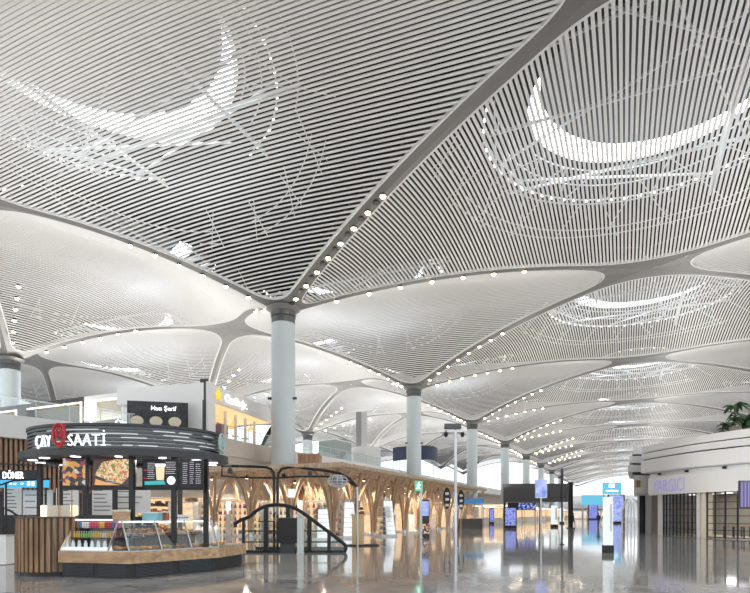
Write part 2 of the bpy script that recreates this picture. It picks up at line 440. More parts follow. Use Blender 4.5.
M['snack'] = blotch('snack_picture', [(.02,.02,.025),(.03,.02,.02),(.8,.45,.1),(.25,.05,.10),(.75,.35,.08),(.7,.65,.6)], 9, .8)
M['flight'] = blotch('flight_board', [(.02,.03,.16),(.04,.06,.35),(.35,.42,.8)], 5, 1.2)
M['bluead'] = blotch('blue_advert', [(.05,.06,.25),(.25,.3,.75),(.05,.06,.2)], 2.2, 1.2, 'N')
M['bluescreen'] = blotch('pale_blue_screen', [(.16,.22,.62),(.3,.38,.8),(.5,.55,.85)], 2.5, 1.1, 'N')
M['bluesign'] = glow('blue_sign', (.13,.50,.72), 1.1)
M['greensign'] = glow('green_sign', (.12,.62,.33), 1.1)
M['whitesign'] = glow('white_lightbox', (.86,.92,.93), 1.0)
M['shelflit'] = blotch('lit_shelf_back', [(1,.72,.42),(.95,.62,.35),(1,.85,.6)], 1.5, 1.0, 'N')
M['paper'] = mat('paper_board', (.78,.76,.73), .7)
M['ink'] = mat('ink', (.12,.11,.11), .8)
def frame2(o, d):
    """local frame: x along d, y to the left of d (inward), z up"""
    d = Vector((d[0], d[1], 0)).normalized(); n = Vector((-d.y, d.x, 0))
    return Matrix(((d.x, n.x, 0, o[0]), (d.y, n.y, 0, o[1]), (0, 0, 1, o[2] if len(o) > 2 else 0), (0, 0, 0, 1)))
def smooth_path(pts, n=6):
    out = []; P_ = [Vector((*p, 0)) for p in pts]
    for i in range(len(P_)-1):
        p0, p1, p2, p3 = P_[max(i-1, 0)], P_[i], P_[i+1], P_[min(i+2, len(P_)-1)]
        for k in range(n):
            t = k/n; out.append(tuple((.5*((2*p1)+(p2-p0)*t+(2*p0-5*p1+4*p2-p3)*t*t+(3*p1-p0-3*p2+p3)*t**3))[:2]))
    out.append(tuple(P_[-1][:2])); return out
def offset(path, t):
    P_ = [Vector(p) for p in path]; out = []
    for i, p in enumerate(P_):
        d = (P_[min(i+1, len(P_)-1)] - P_[max(i-1, 0)]).normalized(); q = p + Vector((-d.y, d.x))*t; out.append((q.x, q.y))
    return out
# ------------------------------------------------------------------ gallery on the left (upper level)
ZS, ZB = 8.5, 6.9
K = Vector((-14, 46)); WD = Vector((-CU, SU))
def KP(t, y=0): return K + WD*t + Vector((SU, CU))*y         # along the gallery facade, y deeper
edge = [(-44,20),(-25.6,37.6),(-19.6,44),(-14.3,47.3),(-10.6,57),tuple(G(-2.2,20)[:2]),tuple(G(-2.2,240)[:2])]
slab = edge + [tuple(G(-24,240)[:2]), tuple(G(-24,12)[:2]), tuple(KP(35, 1)[:]), (-62,52), (-62,20)]
gal = thing('gallery', 'x', 'x'); del gal['label']; del gal['category']; struct(gal); gal.name = 'wall_gallery'
MB().prism(slab, ZB, ZS).build('gallery_slab', M['white'], gal)
b = MB(); b.band(offset(edge[2:5], .12), 3.0, ZB, .3); b.build('gallery_wall', M['beige'], gal)
b = MB(); b.band(offset(edge[2:5], -.03), ZB+.02, ZS-.03, .03); b.build('slab_facing', M['beige'], gal)
# timber battens under the slab at the left
b = MB(); p0, p1 = Vector(edge[0]), Vector(edge[2]); d = (p1-p0); Ln = d.length; d.normalize()
Mx = frame2((p0.x, p0.y, 0), d)
b.box(0, Ln, .5, .6, 0, ZB, Mx); b.build('wall_backing', M['dark'], gal)
b = MB(); k = 0
while k*.30 < Ln: b.box(k*.30, k*.30+.17, .2, .45, 3.2, ZB, Mx); k += 1
b.build('timber_battens', M['slatwood'], gal)
b = MB(); b.box(0, Ln, .1, .5, 2.95, 3.2, Mx); b.box(0, Ln, .1, .5, 5.05, 5.15, Mx); b.build('batten_rail', M['dark'], gal)
# glass balustrade of the gallery
ra = thing('balustrade', 'long glass balustrade with steel rail running along the upper gallery edge', 'railing', (0,0,0))
e2 = offset(edge, .18)
b = MB(); b.band(e2, ZS+.06, ZS+1.15, .02); b.build('glass_panel', M['glass'], ra)
b = MB()
for a, c in zip(e2, e2[1:]):
    a, c = Vector(a), Vector(c); b.bar((a.x,a.y,ZS+1.18), (c.x,c.y,ZS+1.18), .06, .05)
b.build('handrail', M['steel'], ra)
bal = None; nb = 0
for a, c in zip(e2, e2[1:]):
    a, c = Vector(a), Vector(c); L_ = (c-a).length; n = max(2, min(60, int(L_/1.8)))
    for i in range(n):
        p = a.lerp(c, i/n)
        if bal is None: bal = MB().box(-.025, .025, -.025, .025, 0, 1.16).build('baluster', M['steel'], ra); o = bal
        else: o = bal.copy(); COL.objects.link(o)
        o.location = (p.x, p.y, ZS)
# facade of the upper shops, facing the camera
def tpx(px):
    r = (px-375)/F; return (-14 - r*46)/(CU + r*SU)
MK = frame2((K.x, K.y, 0), WD); MK = Matrix(((WD.x, SU, 0, K.x), (WD.y, CU, 0, K.y), (0,0,1,0), (0,0,0,1)))
def fbox(b, pa, pb, y0, y1, z0, z1): 
    t0, t1 = sorted((tpx(pa), tpx(pb))); return b.box(t0, t1, y0, y1, z0, z1, MK)
ZT = 12.75
shops = [('white framed shop portal with grey roller shutter behind the dark banner', 142, 184, 122, 208), ('shuttered shop front with warm lit frame, between white piers left of the dark banner', 90, 121, 84, 122),
         ('wide dark upper shop front with warm lit edge, left of the shuttered one', 27, 82, 20, 84), ('upper shop front with lit edge at the left border of the picture', -30, 17, -40, 20)]
for i, (lb, a, c, wa, wb) in enumerate(shops):
    t = thing('roller_shop', lb, 'shop', (0,0,0), 0, None)
    wm = M['white'] if i < 2 else M['dark']
    b = MB(); fbox(b, wa, a, 0, .9, ZS, ZT); fbox(b, c, wb, 0, .9, ZS, ZT); fbox(b, a, c, 0, .9, ZT-.42, ZT); b.build('frame', wm, t)
    b = MB(); n = 26
    for k in range(n): z = ZS + k*(ZT-.42-ZS)/n; fbox(b, a, c, .72, .80, z, z+(ZT-.42-ZS)/n*.72)
    b.build('shutter', M['shutter'], t)
    b = MB(); fbox(b, a, c, .81, .9, ZS, ZT-.3); b.build('back_panel', M['dark'], t)
    if i:
        b = MB(); fbox(b, a, c, -.03, .05, ZT-.60, ZT-.45)
        if i == 1: fbox(b, a, a+1.6, -.03, .05, ZS, ZT-.45)
        else: fbox(b, c-1.8, c, -.03, .05, ZS, ZT-.45)
        b.build('lit_edge', M['led'], t)
# star-logo shop: faces the hall
UD = (Vector((-10.9, 57.5))-K); Lu = UD.length; MU = frame2((K.x, K.y, 0), UD)
cafe = t = thing('cafe_block', 'white boxed upper floor cafe with yellow star sign and purple orange interior', 'cafe', (0,0,0))
cf = MB().box(0, Lu, 0, 9, 11.2, 12.65, MU).build('fascia', M['white'], t)
MB().box(0.1, Lu, 5, 5.2, ZS, 11.2, MU).build('back_wall', M['purple'], t)
MB().box(.02, .3, .0, 5, ZS, 11.2, MU).build('side_wall', M['white'], t)
MB().box(0.3, Lu, 0.2, 5, 11.1, 11.19, MU).build('lit_soffit', glow('cafe_soffit', (1,.62,.30), 1.1), t)
b = MB(); b.box(.15, .75, -.06, .3, ZS, ZT+.2, MK); b.build('corner_pier', M['dark'], t)
for k in range(6): MB().box(.8+k*1.9, 1.0+k*1.9, 1.0, 1.2, ZS, 11.1, MU).build('white_post', M['white'], t)
def pts_star(r1, r2, n=5): return [(cos(pi/2+pi*k/n)*(r1 if k % 2 == 0 else r2), sin(pi/2+pi*k/n)*(r1 if k % 2 == 0 else r2)) for k in range(2*n)]
st = MB().prism(pts_star(.62, .28), 0, .08); Ms = MU @ Matrix.Translation((1.6, -.02, 11.95)) @ Matrix.Rotation(pi/2, 4, 'X'); st.v = [tuple(Ms @ Vector(v)) for v in st.v]
st.build('star_logo', glow('yellow_sign', (1,.68,.05), 1.1), cf)['label'] = 'yellow star emblem'
text("Carl's Jr.", .95, .06, M['ledw'], 'sign_lettering', cf, M=MU @ Matrix.Translation((2.7, -.05, 11.6)), sx=1.25)
lampt = None
for k in range(10):
    c = MU @ Vector((1.0+k*1.15, 2.0+(k % 3)*.8, 10.55))
    if lampt is None:
        lampt = thing('pendant_lamp', 'x', 'lamp', c)
        MB().lathe([(.06,.3),(.34,-.02),(.34,-.16),(.30,-.16)], n=12).build('lamp_shade', M['orange'], lampt); MB().tube([(0,0,.28),(0,0,.56)], .02, 5).build('cord', M['black'], lampt); o = lampt
    else: o = dup(lampt, c)
    o['label'] = 'orange glowing pendant lamp inside the upper floor cafe'; o['group'] = 'pendant lamps of the upper floor cafe'
ct = None
for k in range(5):
    c = MU @ Vector((1.6+k*2.0, 1.7, ZS))
    if ct is None:
        ct = thing('cafe_table', 'x', 'table', c); MB().lathe([(.3,0),(.3,.03),(.04,.05),(.04,.7),(.4,.72),(.4,.76)], n=14).build('pedestal_table', M['dark'], ct); o = ct
    else: o = dup(ct, c)
    o['label'] = 'small dark round table behind the glass rail of the upper cafe'; o['group'] = 'tables of the upper cafe'
# dark banner with shop name and three pictures on the terrace
pb0, pb1 = P(127, 430, 44.2), P(188, 430, 45.2); dM = frame2((pb0.x, pb0.y, 0), (pb1-pb0)); Lb = (pb1-pb0).length
t = thing('banner_sign', 'dark banner with white script lettering and three pale pictures on the upper terrace', 'sign')
MB().box(0, Lb, 0, .12, ZS, 10.75, dM).build('panel', mat('banner_dark', (.035,.04,.045), .5, noise=.5, nscale=3), t)
text('Hacı Şerif', .50, .03, M['ledw'], 'lettering', t, M=dM @ Matrix.Translation((1.8, -.03, 10.05)), sx=.95)
for k in range(3):
    b = MB(); cx = .75 + k*1.45
    b.prism([(cx+cos(a*pi/8)*.50, sin(a*pi/8)*.40) for a in range(16)], 0, .04)
    b.v = [tuple(dM @ Vector((x, -z-.01, y+9.15))) for x, y, z in b.v]; b.build('picture', M['cream'], t)['label'] = 'pale oval food picture'
    b = MB(); b.box(cx-.3, cx+.3, -.05, 0, 8.62, 8.85, dM); b.build('caption_strip', M['paper'], t)
t = thing('shop_sign', 'small yellow dot and white script sign on the terrace left of the dark banner', 'sign')
p = P(112, 425, 46); sM = Matrix.Translation((p.x, p.y, 8.95))
text('Çiçek', .8, .06, M['ledw'], 'lettering', t, M=sM @ Matrix.Translation((.25,0,0)), sx=.75)
MB().lathe([(.001,0),(.15,.04),(.2,.15),(.15,.26),(.001,.3)], c=(p.x-.05,p.y,8.9), n=12).build('yellow_dot', M['led'], t)
MB().box(p.x-.3, p.x+2.0, p.y+.02, p.y+.1, ZS, 8.93).build('stand', M['white'], t)
# buildings further back on the gallery
t = thing('timber_clad_tower', 'brown timber clad tower rising behind the arcade just right of the nearest column', 'tower')
MB().box(PX(298,55), PX(319,55), 55, 58, 0, PZ(454.5,55)).build('body', M['slatwood'], t); MB().box(PX(298,55)-.05, PX(319,55)+.05, 54.95, 58.05, PZ(454.5,55), PZ(454.5,55)+.1).build('roof_edge', M['topwood'], t)
t = thing('pale_green_block', 'plain pale grey green cube building on the gallery', 'building')
z1 = PZ(440.5, 76); MB().prism([(PX(318,76)+.0,77),(PX(335.5,76),75),(PX(350.5,76),79),(PX(336,76),82)], ZS, z1).build('body', mat('grey_green', (.33,.38,.365), .5), t)
MB().prism([(PX(318,76),77),(PX(335.5,76),75),(PX(350.5,76),79),(PX(336,76),82)], z1, z1+.15).build('roof_edge', M['white'], t)
t = thing('striped_drum', 'white round drum shaped pavilion with horizontal ribs on the gallery', 'pavilion', (PX(365.5,84), 86, 0))
pr = [];  zt = PZ(447, 84)
for k in range(9): z = ZS + (zt-ZS)*k/9; pr += [(2.35, z), (2.35, z+(zt-ZS)/9*.8), (2.22, z+(zt-ZS)/9*.82), (2.22, z+(zt-ZS)/9*.98)]
MB().lathe(pr, n=40).build('body', M['white'], t, smooth=True); MB().lathe([(2.3,zt),(2.3,zt+.1)], n=40).build('roof_edge', M['rim'], t)
t = thing('lift_shaft', 'tall grey two tone lift shaft rising to the vault behind the white drum', 'shaft')
x0, x1 = PX(356,96), PX(367,96); MB().box(x0, x0+.9, 96, 98, ZS, 19.5).build('dark_face', mat('shaft_dark', (.25,.25,.25), .5), t); MB().box(x0+.92, x1, 96, 98, ZS, 19.5).build('light_face', mat('shaft_light', (.5,.5,.5), .5), t)
t = thing('dark_pavilion', 'dark curved pavilion overhanging the gallery beside the second column', 'pavilion')
pth = smooth_path([(PX(393,96),97),(PX(405,95),94.5),(PX(425,94),93.5),(PX(437,95),96),(PX(440,97),101)])
zb, zt = PZ(460,95), PZ(447,95)
b = MB(); b.band(pth, zb, zt-.0, .25); b.build('dark_fascia', M['navy'], t)
MB().prism(pth + [(PX(400,101),101)], zt-.15, zt+.08).build('roof', M['dark'], t)
b = MB(); b.band(offset(pth, .4), ZS, zb, .05); b.build('glazing', M['glass'], t)
for i in range(0, len(pth), 4): MB().box(pth[i][0]-.05, pth[i][0]+.05, pth[i][1]+.4, pth[i][1]+.5, ZS, zb).build('post', M['steel'], t)
# ------------------------------------------------------------------ snack kiosk
M['fslat'] = mat('fascia_grey', (.10,.105,.11), .35, metal=.4)
M['fline'] = glow('fascia_line', (.9,.95,1), .9)
A_, B_, C_, D_ = (-8.05,14.0), (-6.02,13.5), (-4.4,15.55), (-4.05,17.2)
back = [(-5.2,18.4), (-9.2,18.4)]
kio = thing('snack_kiosk', 'polygonal snack kiosk counter with slatted wooden drum and glass pastry display', 'kiosk')
foot = [A_, B_, C_, D_] + back
def shrink(poly, k):
    c = Vector((sum(p[0] for p in poly)/len(poly), sum(p[1] for p in poly)/len(poly))); return [tuple(Vector(p) + (c-Vector(p)).normalized()*k) for p in poly]
front = [A_, B_, C_, D_]
ring = MB(); 
ring.band(offset(front, .12), 0, .39, .5); ring.build('plinth', M['black'], kio)
b = MB(); b.band(offset(front, -.02), .38, .67, .06); b.build('wooden_apron', M['topwood'], kio)
b = MB(); b.band(offset(front, .04), .40, .69, .85); b.build('counter_deck', M['steel'], kio)
# kick grilles
b = MB()
for (p, q) in ((A_, B_), (B_, C_)):
    m_ = frame2((*p, 0), Vector(q)-Vector(p)); L_ = (Vector(q)-Vector(p)).length
    for u0, u1 in ((.08, .46), (.54, .92)):
        for k in range(9): b.box(L_*u0, L_*u1, .085, .11, .05+k*.035, .065+k*.035, m_)
b.build('plinth_grille', mat('grille', (.06,.065,.075), .35, metal=.6), kio)
# slatted drum
dc = Vector((-8.62, 15.0)); R = .98
b = MB(); b.lathe([(R-.05,.12),(R-.05,1.5)], c=(dc.x,dc.y,0), n=40); b.build('drum_core', M['taupe'], kio, smooth=True)
b = MB()
for k in range(44):
    a = 2*pi*k/44; b.cbox((dc.x+cos(a)*R, dc.y+sin(a)*R, .81), (.04, .085, 1.38), a)
dr = b.build('drum_slats', M['drumwood'], kio)
MB().lathe([(R-.08,0),(R-.08,.12)], c=(dc.x,dc.y,0), n=40).build('drum_base', M['black'], kio)
MB().lathe([(R+.05,1.5),(R+.05,1.54)], c=(dc.x,dc.y,0), n=40).build('drum_top', mat('dark_top', (.09,.07,.06), .35), kio)
# open chilled shelf on the front left face
m1 = frame2((*A_, 0), Vector(B_)-Vector(A_)); L1 = (Vector(B_)-Vector(A_)).length
m2 = frame2((*B_, 0), Vector(C_)-Vector(B_)); L2 = (Vector(C_)-Vector(B_)).length
m3 = frame2((*C_, 0), Vector(D_)-Vector(C_)); L3 = (Vector(D_)-Vector(C_)).length
FW = 1.45   # length of the chilled shelf
b = MB(); b.add([m1 @ Vector(v) for v in ((.0,.02,.69),(.0,.62,1.52),(.0,.85,1.52),(.0,.85,.69),(.05,.02,.69),(.05,.62,1.52),(.05,.85,1.52),(.05,.85,.69))], [(0,1,2,3),(7,6,5,4),(0,4,5,1),(1,5,6,2),(2,6,7,3),(3,7,4,0)])
b.build('end_cheek', M['cream'], kio)
MB().box(.05, FW, .8, .85, .69, 1.5, m1).build('chiller_back', M['paper'], kio)
MB().box(.05, FW, .5, .86, 1.48, 1.56, m1).build('chiller_hood', M['black'], kio)
for k, (y0, z) in enumerate(((.30, .98), (.44, 1.22))): MB().box(.05, FW, y0, .8, z, z+.02, m1).build('chiller_shelf', M['dark'], kio)
MB().box(.05, FW, .04, .3, .69, .76, m1).build('ice_tray', M['whitesign'], kio)
MB().box(.05, FW, .46, .5, 1.44, 1.47, m1).build('chiller_light', M['ledw'], kio)
# slanted glass and mullions round the pastry display
def pane(m_, u0, u1, name='glass_pane'):
    vs = [(u0,.03,.69),(u1,.03,.69),(u1,.40,1.42),(u0,.40,1.42)]; vs = [m_ @ Vector(v) for v in vs] + [m_ @ Vector((v[0], v[1]+.012, v[2])) for v in vs]
    MB().add(vs, [(0,1,2,3),(7,6,5,4),(0,4,5,1),(1,5,6,2),(2,6,7,3),(3,7,4,0)]).build(name, M['clear'], kio)
def mull(m_, u): MB().bar(m_ @ Vector((u,.02,.69)), m_ @ Vector((u,.39,1.43)), .03, .03).build('mullion', M['steel'], kio)
pane(m1, FW+.03, L1-.02)
for k in range(3): pane(m2, .02+k*L2/3, (k+1)*L2/3-.02)
pane(m3, .03, L3*.6)
mull(m1, FW); mull(m2, 0.0); mull(m2, L2/3); mull(m2, 2*L2/3); mull(m2, L2)
MB().box(FW, L1, .40, .8, 1.42, 1.44, m1).build('glass_top', M['clear'], kio); MB().box(0.25, L2, .40, .8, 1.42, 1.44, m2).build('glass_top', M['clear'], kio)
b = MB(); b.bar(m1 @ Vector((FW,.4,1.43)), m1 @ Vector((L1,.4,1.43)), .025); b.bar(m2 @ Vector((0,.4,1.43)), m2 @ Vector((L2,.4,1.43)), .025); b.build('top_rail', M['steel'], kio)
MB().box(FW, L1-.1, .5, .8, 1.0, 1.02, m1).build('display_shelf', M['dark'], kio); MB().box(.35, L2, .48, .8, 1.02, 1.04, m2).build('display_shelf', M['dark'], kio)
b = MB(); b.box(.1, L2, .95, 1.4, 1.0, 1.04, m2); b.box(.1, L2, 1.0, 1.35, .0, 1.0, m2); b.build('back_counter', M['taupe'], kio)
# goods in the chiller
cans = [((.55,.06,.08),), ((.10,.2,.5),), ((.7,.68,.65),), ((.62,.10,.16),), ((.75,.5,.1),), ((.25,.5,.15),)]
cm = [mat('can_%d' % i, c[0], .35) for i, c in enumerate(cans)]
c0 = {}
def can(i, loc, lab, grp):
    if i not in c0:
        t = thing('drink_can', lab, 'can', loc); MB().lathe([(.028,0),(.033,.01),(.033,.145),(.026,.16)], n=10).build('body', cm[i], t); MB().lathe([(.026,.16),(.026,.165)], n=10).build('lid', M['steel'], t); c0[i] = t; t['group'] = grp; return
    dup(c0[i], loc, 0, lab, group=grp)
seq = [1,1,2,2,2,3,3,3,3,4,4,0,0,0,1,0,3]
cn = ['red', 'blue', 'silver', 'crimson', 'yellow', 'green']
for k in range(17): i = seq[k]; can(i, m1 @ Vector((.12+k*.078, .52, 1.24)), '%s drink can on the upper shelf of the open chiller' % cn[i], '%s cans on the upper chiller shelf' % cn[i])
b0 = {}
for k in range(18):
    i = [4,4,4,5,5,5,5,5,4,4,4,4,2,2,4,4,3,3][k]; loc = m1 @ Vector((.12+k*.073, .40, 1.0)); lb = 'small %s juice bottle on the middle shelf of the open chiller' % cn[i]
    if i not in b0:
        t = thing('juice_bottle', lb, 'bottle', loc); MB().lathe([(.028,0),(.03,.01),(.03,.09),(.012,.12),(.012,.14)], n=8).build('body', cm[i], t); MB().lathe([(.015,.14),(.015,.16)], n=8).build('cap', M['white'], t); b0[i] = t; o = t
    else: o = dup(b0[i], loc, 0, lb)
    o['group'] = '%s bottles on the middle chiller shelf' % cn[i]
wb = None
for k in range(14):
    loc = m1 @ Vector((.12+k*.095, .16+(k % 2)*.07, .76))
    if wb is None:
        wb = thing('water_bottle', 'x', 'bottle', loc); MB().lathe([(.03,0),(.032,.01),(.032,.1),(.014,.135),(.014,.15)], n=8).build('body', mat('clear_plastic', (.7,.8,.82), .15), wb); MB().lathe([(.017,.15),(.017,.17)], n=8).build('cap', M['white'], wb); o = wb
    else: o = dup(wb, loc)
    o['label'] = 'clear water bottle lying low in the white front tray of the chiller'.replace('lying low', 'standing'); o['group'] = 'water bottles in the front tray'
# trays with pastries
pm = [mat('golden_pastry', (.55,.30,.10), .6, noise=.3, nscale=20), mat('brown_pastry', (.26,.12,.05), .6, noise=.3, nscale=20), mat('salad_roll', (.55,.38,.2), .6, noise=.5, nscale=30)]
kinds = [('croissant', 'golden croissant', 0), ('bread_roll', 'dark brown bread roll', 1), ('sandwich', 'filled sandwich roll', 2)]
proto = {}
def pastry(i, loc, lab, grp, rz):
    if i not in proto:
        t = thing(kinds[i][0], lab, 'pastry', loc, rz)
        if i == 0:
            pts = [(cos(a)*.055, sin(a)*.05, .028) for a in [pi*(-.1+1.2*q/8) for q in range(9)]]; MB().tube(pts, [.008,.016,.024,.029,.031,.029,.024,.016,.008], 8).build('dough', pm[0], t, smooth=True)
            b = MB(); 
            for q in (2,3,4,5,6): b.tube([(pts[q][0]*.98, pts[q][1]*.98, .028), (pts[q][0]*1.05, pts[q][1]*1.05, .034)], .031, 8)
            b.build('crust_ridges', pm[1], t)
        elif i == 1: MB().lathe([(.02,0),(.05,.008),(.055,.025),(.04,.048),(.012,.058),(.001,.059)], n=12).build('dough', pm[1], t, smooth=True); MB().lathe([(.02,.052),(.001,.062)], n=8).build('glaze', pm[0], t)
        else:
            MB().lathe([(.03,0),(.05,.01),(.05,.022)], n=12, sx=1.4).build('lower_bun', pm[0], t, smooth=True); MB().lathe([(.056,.022),(.056,.03)], n=12, sx=1.4).build('filling', mat('filling', (.3,.4,.08), .6), t); MB().lathe([(.05,.03),(.045,.05),(.02,.062),(.001,.063)], n=12, sx=1.4).build('upper_bun', pm[0], t, smooth=True)
        proto[i] = t; t.scale = (1.5,1.5,1.5); t['group'] = grp; return t
    return dup(proto[i], loc, rz, lab, group=grp)
tray0 = None; rn = random.Random(3)
spots = [(m1, FW+.13+k*.24, .22, .69, 'front left') for k in range(2)] + [(m2, .2+k*.30, .22, .69, 'front right') for k in range(8)] + [(m2, .50+k*.31, .64, 1.04, 'upper') for k in range(7)] + [(m3, .25+k*.33, .22, .69, 'far right') for k in range(2)]
for n, (m_, u, y, z, where) in enumerate(spots):
    loc = m_ @ Vector((u, y, z)); rz = atan2(m_[1][0], m_[0][0])
    ti = ['front left pane', 'front right panes', 'glass on the raised shelf', 'far right pane'][['front left', 'front right', 'upper', 'far right'].index(where)]
    lb = 'dark round-cornered serving tray of pastries behind the %s' % ti
    if tray0 is None:
        tray0 = thing('serving_tray', lb, 'tray', loc, rz); dsh = MB().lathe([(.10,0),(.125,.012),(.125,.018),(.10,.006)], n=20, sy=1.1).build('dish', M['dark'], tray0); MB().lathe([(.127,.016),(.127,.022),(.12,.022)], n=20, sy=1.1).build('dish_rim', M['steel'], dsh); o = tray0
    else: o = dup(tray0, loc, rz, lb)
    o['group'] = 'serving trays behind the %s' % ti
    i = n % 3
    for q in range(3):
        a = 2*pi*q/3 + rn.random(); pastry(i, loc + Vector((cos(a)*.075, sin(a)*.075, .012+.018*(q == 2))), '%s on a tray behind the %s' % (kinds[i][1], ti), '%ss behind the %s' % (kinds[i][1], ti), rn.uniform(0, 6))
# things standing on the kiosk
def at2(x, y, Z): return Vector((PX(x, Z), Z, 0))
def boxthing(name, lab, cat, c, sz, m_, lidm=None, rz=0, top=None, group=None):
    t = thing(name, lab, cat, c, rz, group); MB().box(-sz[0]/2, sz[0]/2, -sz[1]/2, sz[1]/2, 0, sz[2]).build('body', m_, t)
    MB().box(-sz[0]/2-.005, sz[0]/2+.005, -sz[1]/2-.005, sz[1]/2+.005, sz[2]*.86, sz[2]+.004).build(top or 'lid', lidm or M['white'], t); return t
boxthing('cardboard_box', 'wooden card box standing on the glass top at the front corner of the kiosk', 'box', m2 @ Vector((.10,.6,1.44)), (.34,.25,.27), M['topwood'], M['cream'])
boxthing('pastry_box', 'pale blue and white cake box on the kiosk glass top', 'box', m2 @ Vector((.95,.62,1.44)), (.42,.3,.22), M['teal'], M['white'])
boxthing('parcel', 'small brown carton beside the pale blue cake box', 'box', m2 @ Vector((1.32,.62,1.44)), (.14,.2,.24), mat('terracotta', (.35,.12,.06), .6))
cup = None
for k in range(14):
    loc = m2 @ Vector((1.52+(k % 7)*.075, .55+(k//7)*.1, 1.44))
    if cup is None: cup = thing('paper_cup', 'x', 'cup', loc); MB().lathe([(.026,0),(.036,.15),(.032,.15),(.023,.01)], n=12).build('cup_wall', M['white'], cup); MB().lathe([(.0365,.06),(.0375,.07),(.0365,.08)], n=12).build('cup_stripe', M['taupe'], cup); o = cup
    else: o = dup(cup, loc)
    o['label'] = 'white paper cup in the double row on the kiosk glass top'; o['group'] = 'paper cups on the kiosk'
bag = None
for k in range(6):
    loc = m3 @ Vector((.2+(k % 3)*.34, .55+(k//3)*.2, .69)); rz = .4*k
    lb = ['leftmost front', 'middle front', 'rightmost front', 'leftmost rear', 'middle rear', 'rightmost rear'][k] + ' white wrapped bread bag standing at the right end of the kiosk'
    if bag is None:
        bag = thing('bread_bag', lb, 'bag', loc); MB().lathe([(.09,0),(.11,.05),(.10,.45),(.03,.60),(.05,.68)], n=9).build('paper_sleeve', M['paper'], bag); MB().lathe([(.032,.59),(.034,.61)], n=9).build('tie', M['topwood'], bag)
    else: dup(bag, loc, rz, lb)
t = thing('coffee_machine', 'dark espresso machine on the back counter of the kiosk', 'coffee machine', m2 @ Vector((1.1,1.2,1.04)), atan2(m2[1][0], m2[0][0]))
MB().box(-.35,.35,-.2,.2,.0,.1).box(-.35,.35,.0,.2,.1,.38).box(-.37,.37,-.2,.2,.36,.5).build('housing', M['black'], t)
for s in (-.17,.17): MB().lathe([(.035,.26),(.035,.34)], c=(s,-.1,0), n=10).bar((s,-.1,.28), (s,-.28,.26), .02).build('group_head', M['steel'], t)
o0 = None
for k in range(5):
    loc = m2 @ Vector((1.15+k*.09-.25, 1.2, 1.54))
    if o0 is None: o0 = thing('orange_fruit', 'x', 'orange', loc); MB().lathe([(.001,0),(.03,.01),(.042,.04),(.03,.072),(.001,.08)], n=10).build('fruit', mat('orange_peel', (.75,.25,.03), .5), o0, smooth=True); MB().lathe([(.005,.078),(.003,.085)], n=5).build('stalk_end', M['leaf'], o0); o = o0
    else: o = dup(o0, loc)
    o['label'] = 'orange in the row on top of the dark coffee machine'; o['group'] = 'oranges on the coffee machine'
t = thing('cash_register', 'cream coloured till cabinet standing on the wooden drum of the kiosk', 'cash register', (dc.x+.12, dc.y-.1, 1.54))
MB().box(-.42,.35,-.2,.2,0,.30).build('housing', M['cream'], t); MB().box(-.42,-.28,-.22,-.2,0,.30).build('lit_end', M['led'], t)
t = thing('menu_stand', 'thin brass rod stand with small screen on the kiosk drum', 'stand', (dc.x+.55, dc.y-.35, 1.54))
for s in (-.35, 0, .28): MB().tube([(s,0,0),(s,0,1.35)], .012, 6).build('rod', mat('copper_%d' % (s*10), (.32,.18,.11), .35, metal=.6), t)
MB().box(-.38,.3,-.01,.01,.95,.98).build('cross_bar', M['taupe'], t); MB().box(-.25,-.02,-.03,.01,.98,1.25).build('small_screen', M['snack'], t)
# ------------------------------------------------------------------ oval canopy with sign and menu screens
can_ = thing('kiosk_canopy', 'dark oval canopy on black posts with louvred fascia above the snack kiosk', 'canopy', (-7.17, 15.9, 0))
def oval(a, c, n=64): return [(cos(2*pi*k/n)*a, sin(2*pi*k/n)*c) for k in range(n)]
def oring(a, c, a2, c2, z0, z1, name, m_, n=64):
    o, i = oval(a, c, n), oval(a2, c2, n); vs = [(*p, z0) for p in o]+[(*p, z1) for p in o]+[(*p, z0) for p in i]+[(*p, z1) for p in i]; fs = []
    for k in range(n):
        j = (k+1) % n; fs += [(k,j,n+j,n+k),(2*n+j,2*n+k,3*n+k,3*n+j),(n+k,n+j,3*n+j,3*n+k),(j,k,2*n+k,2*n+j)]
    return MB().add(vs, fs).build(name, m_, can_)
oring(2.88, 2.05, 2.2, 1.4, 3.10, 3.28, 'visor', M['dark'])
oring(2.48, 1.75, 2.44, 1.71, 3.28, 3.84, 'lit_core', mat('fascia_core', (.75,.76,.77), .15, metal=.8))
for k in range(6): oring(2.63, 1.90, 2.50, 1.77, 3.30+k*.098, 3.30+k*.098+.058, 'fascia_slat', M['fslat'])
oring(2.66, 1.92, 2.3, 1.5, 3.86, 3.93, 'top_rim', M['dark'])
MB().prism(oval(2.42, 1.7), 3.2, 3.26).build('soffit', M['black'], can_)
for k in range(14):
    a = 2*pi*k/14; o = MB().cbox((cos(a)*2.5, sin(a)*1.75, 3.085), (.22,.14,.02), a).build('soffit_light', M['ledw'], can_)
rf = random.Random(21)
for k in range(5):
    for q in range(9):
        a = rf.uniform(pi, 2*pi); w_ = rf.uniform(.08, .32); z = 3.358+k*.098
        b = MB(); n_ = 6
        p_ = [(cos(a+w_*i/n_)*2.52, sin(a+w_*i/n_)*1.79) for i in range(n_+1)]
        b.band(p_, z+.004, z+.036, .01).build('fascia_light', M['fline'], can_)
posts = [(86, 14.6), (132, 14.3), (174, 14.6), (206, 15.2), (40, 15.9), (60, 17.3), (115, 17.6), (180, 17.4)]
for x, Z in posts:
    MB().box(PX(x,Z)+7.17-.06, PX(x,Z)+7.17+.06, Z-15.9-.06, Z-15.9+.06, .0 if Z > 15.5 else .69, 3.2).build('post', M['black'], can_)
Zs = 14.55
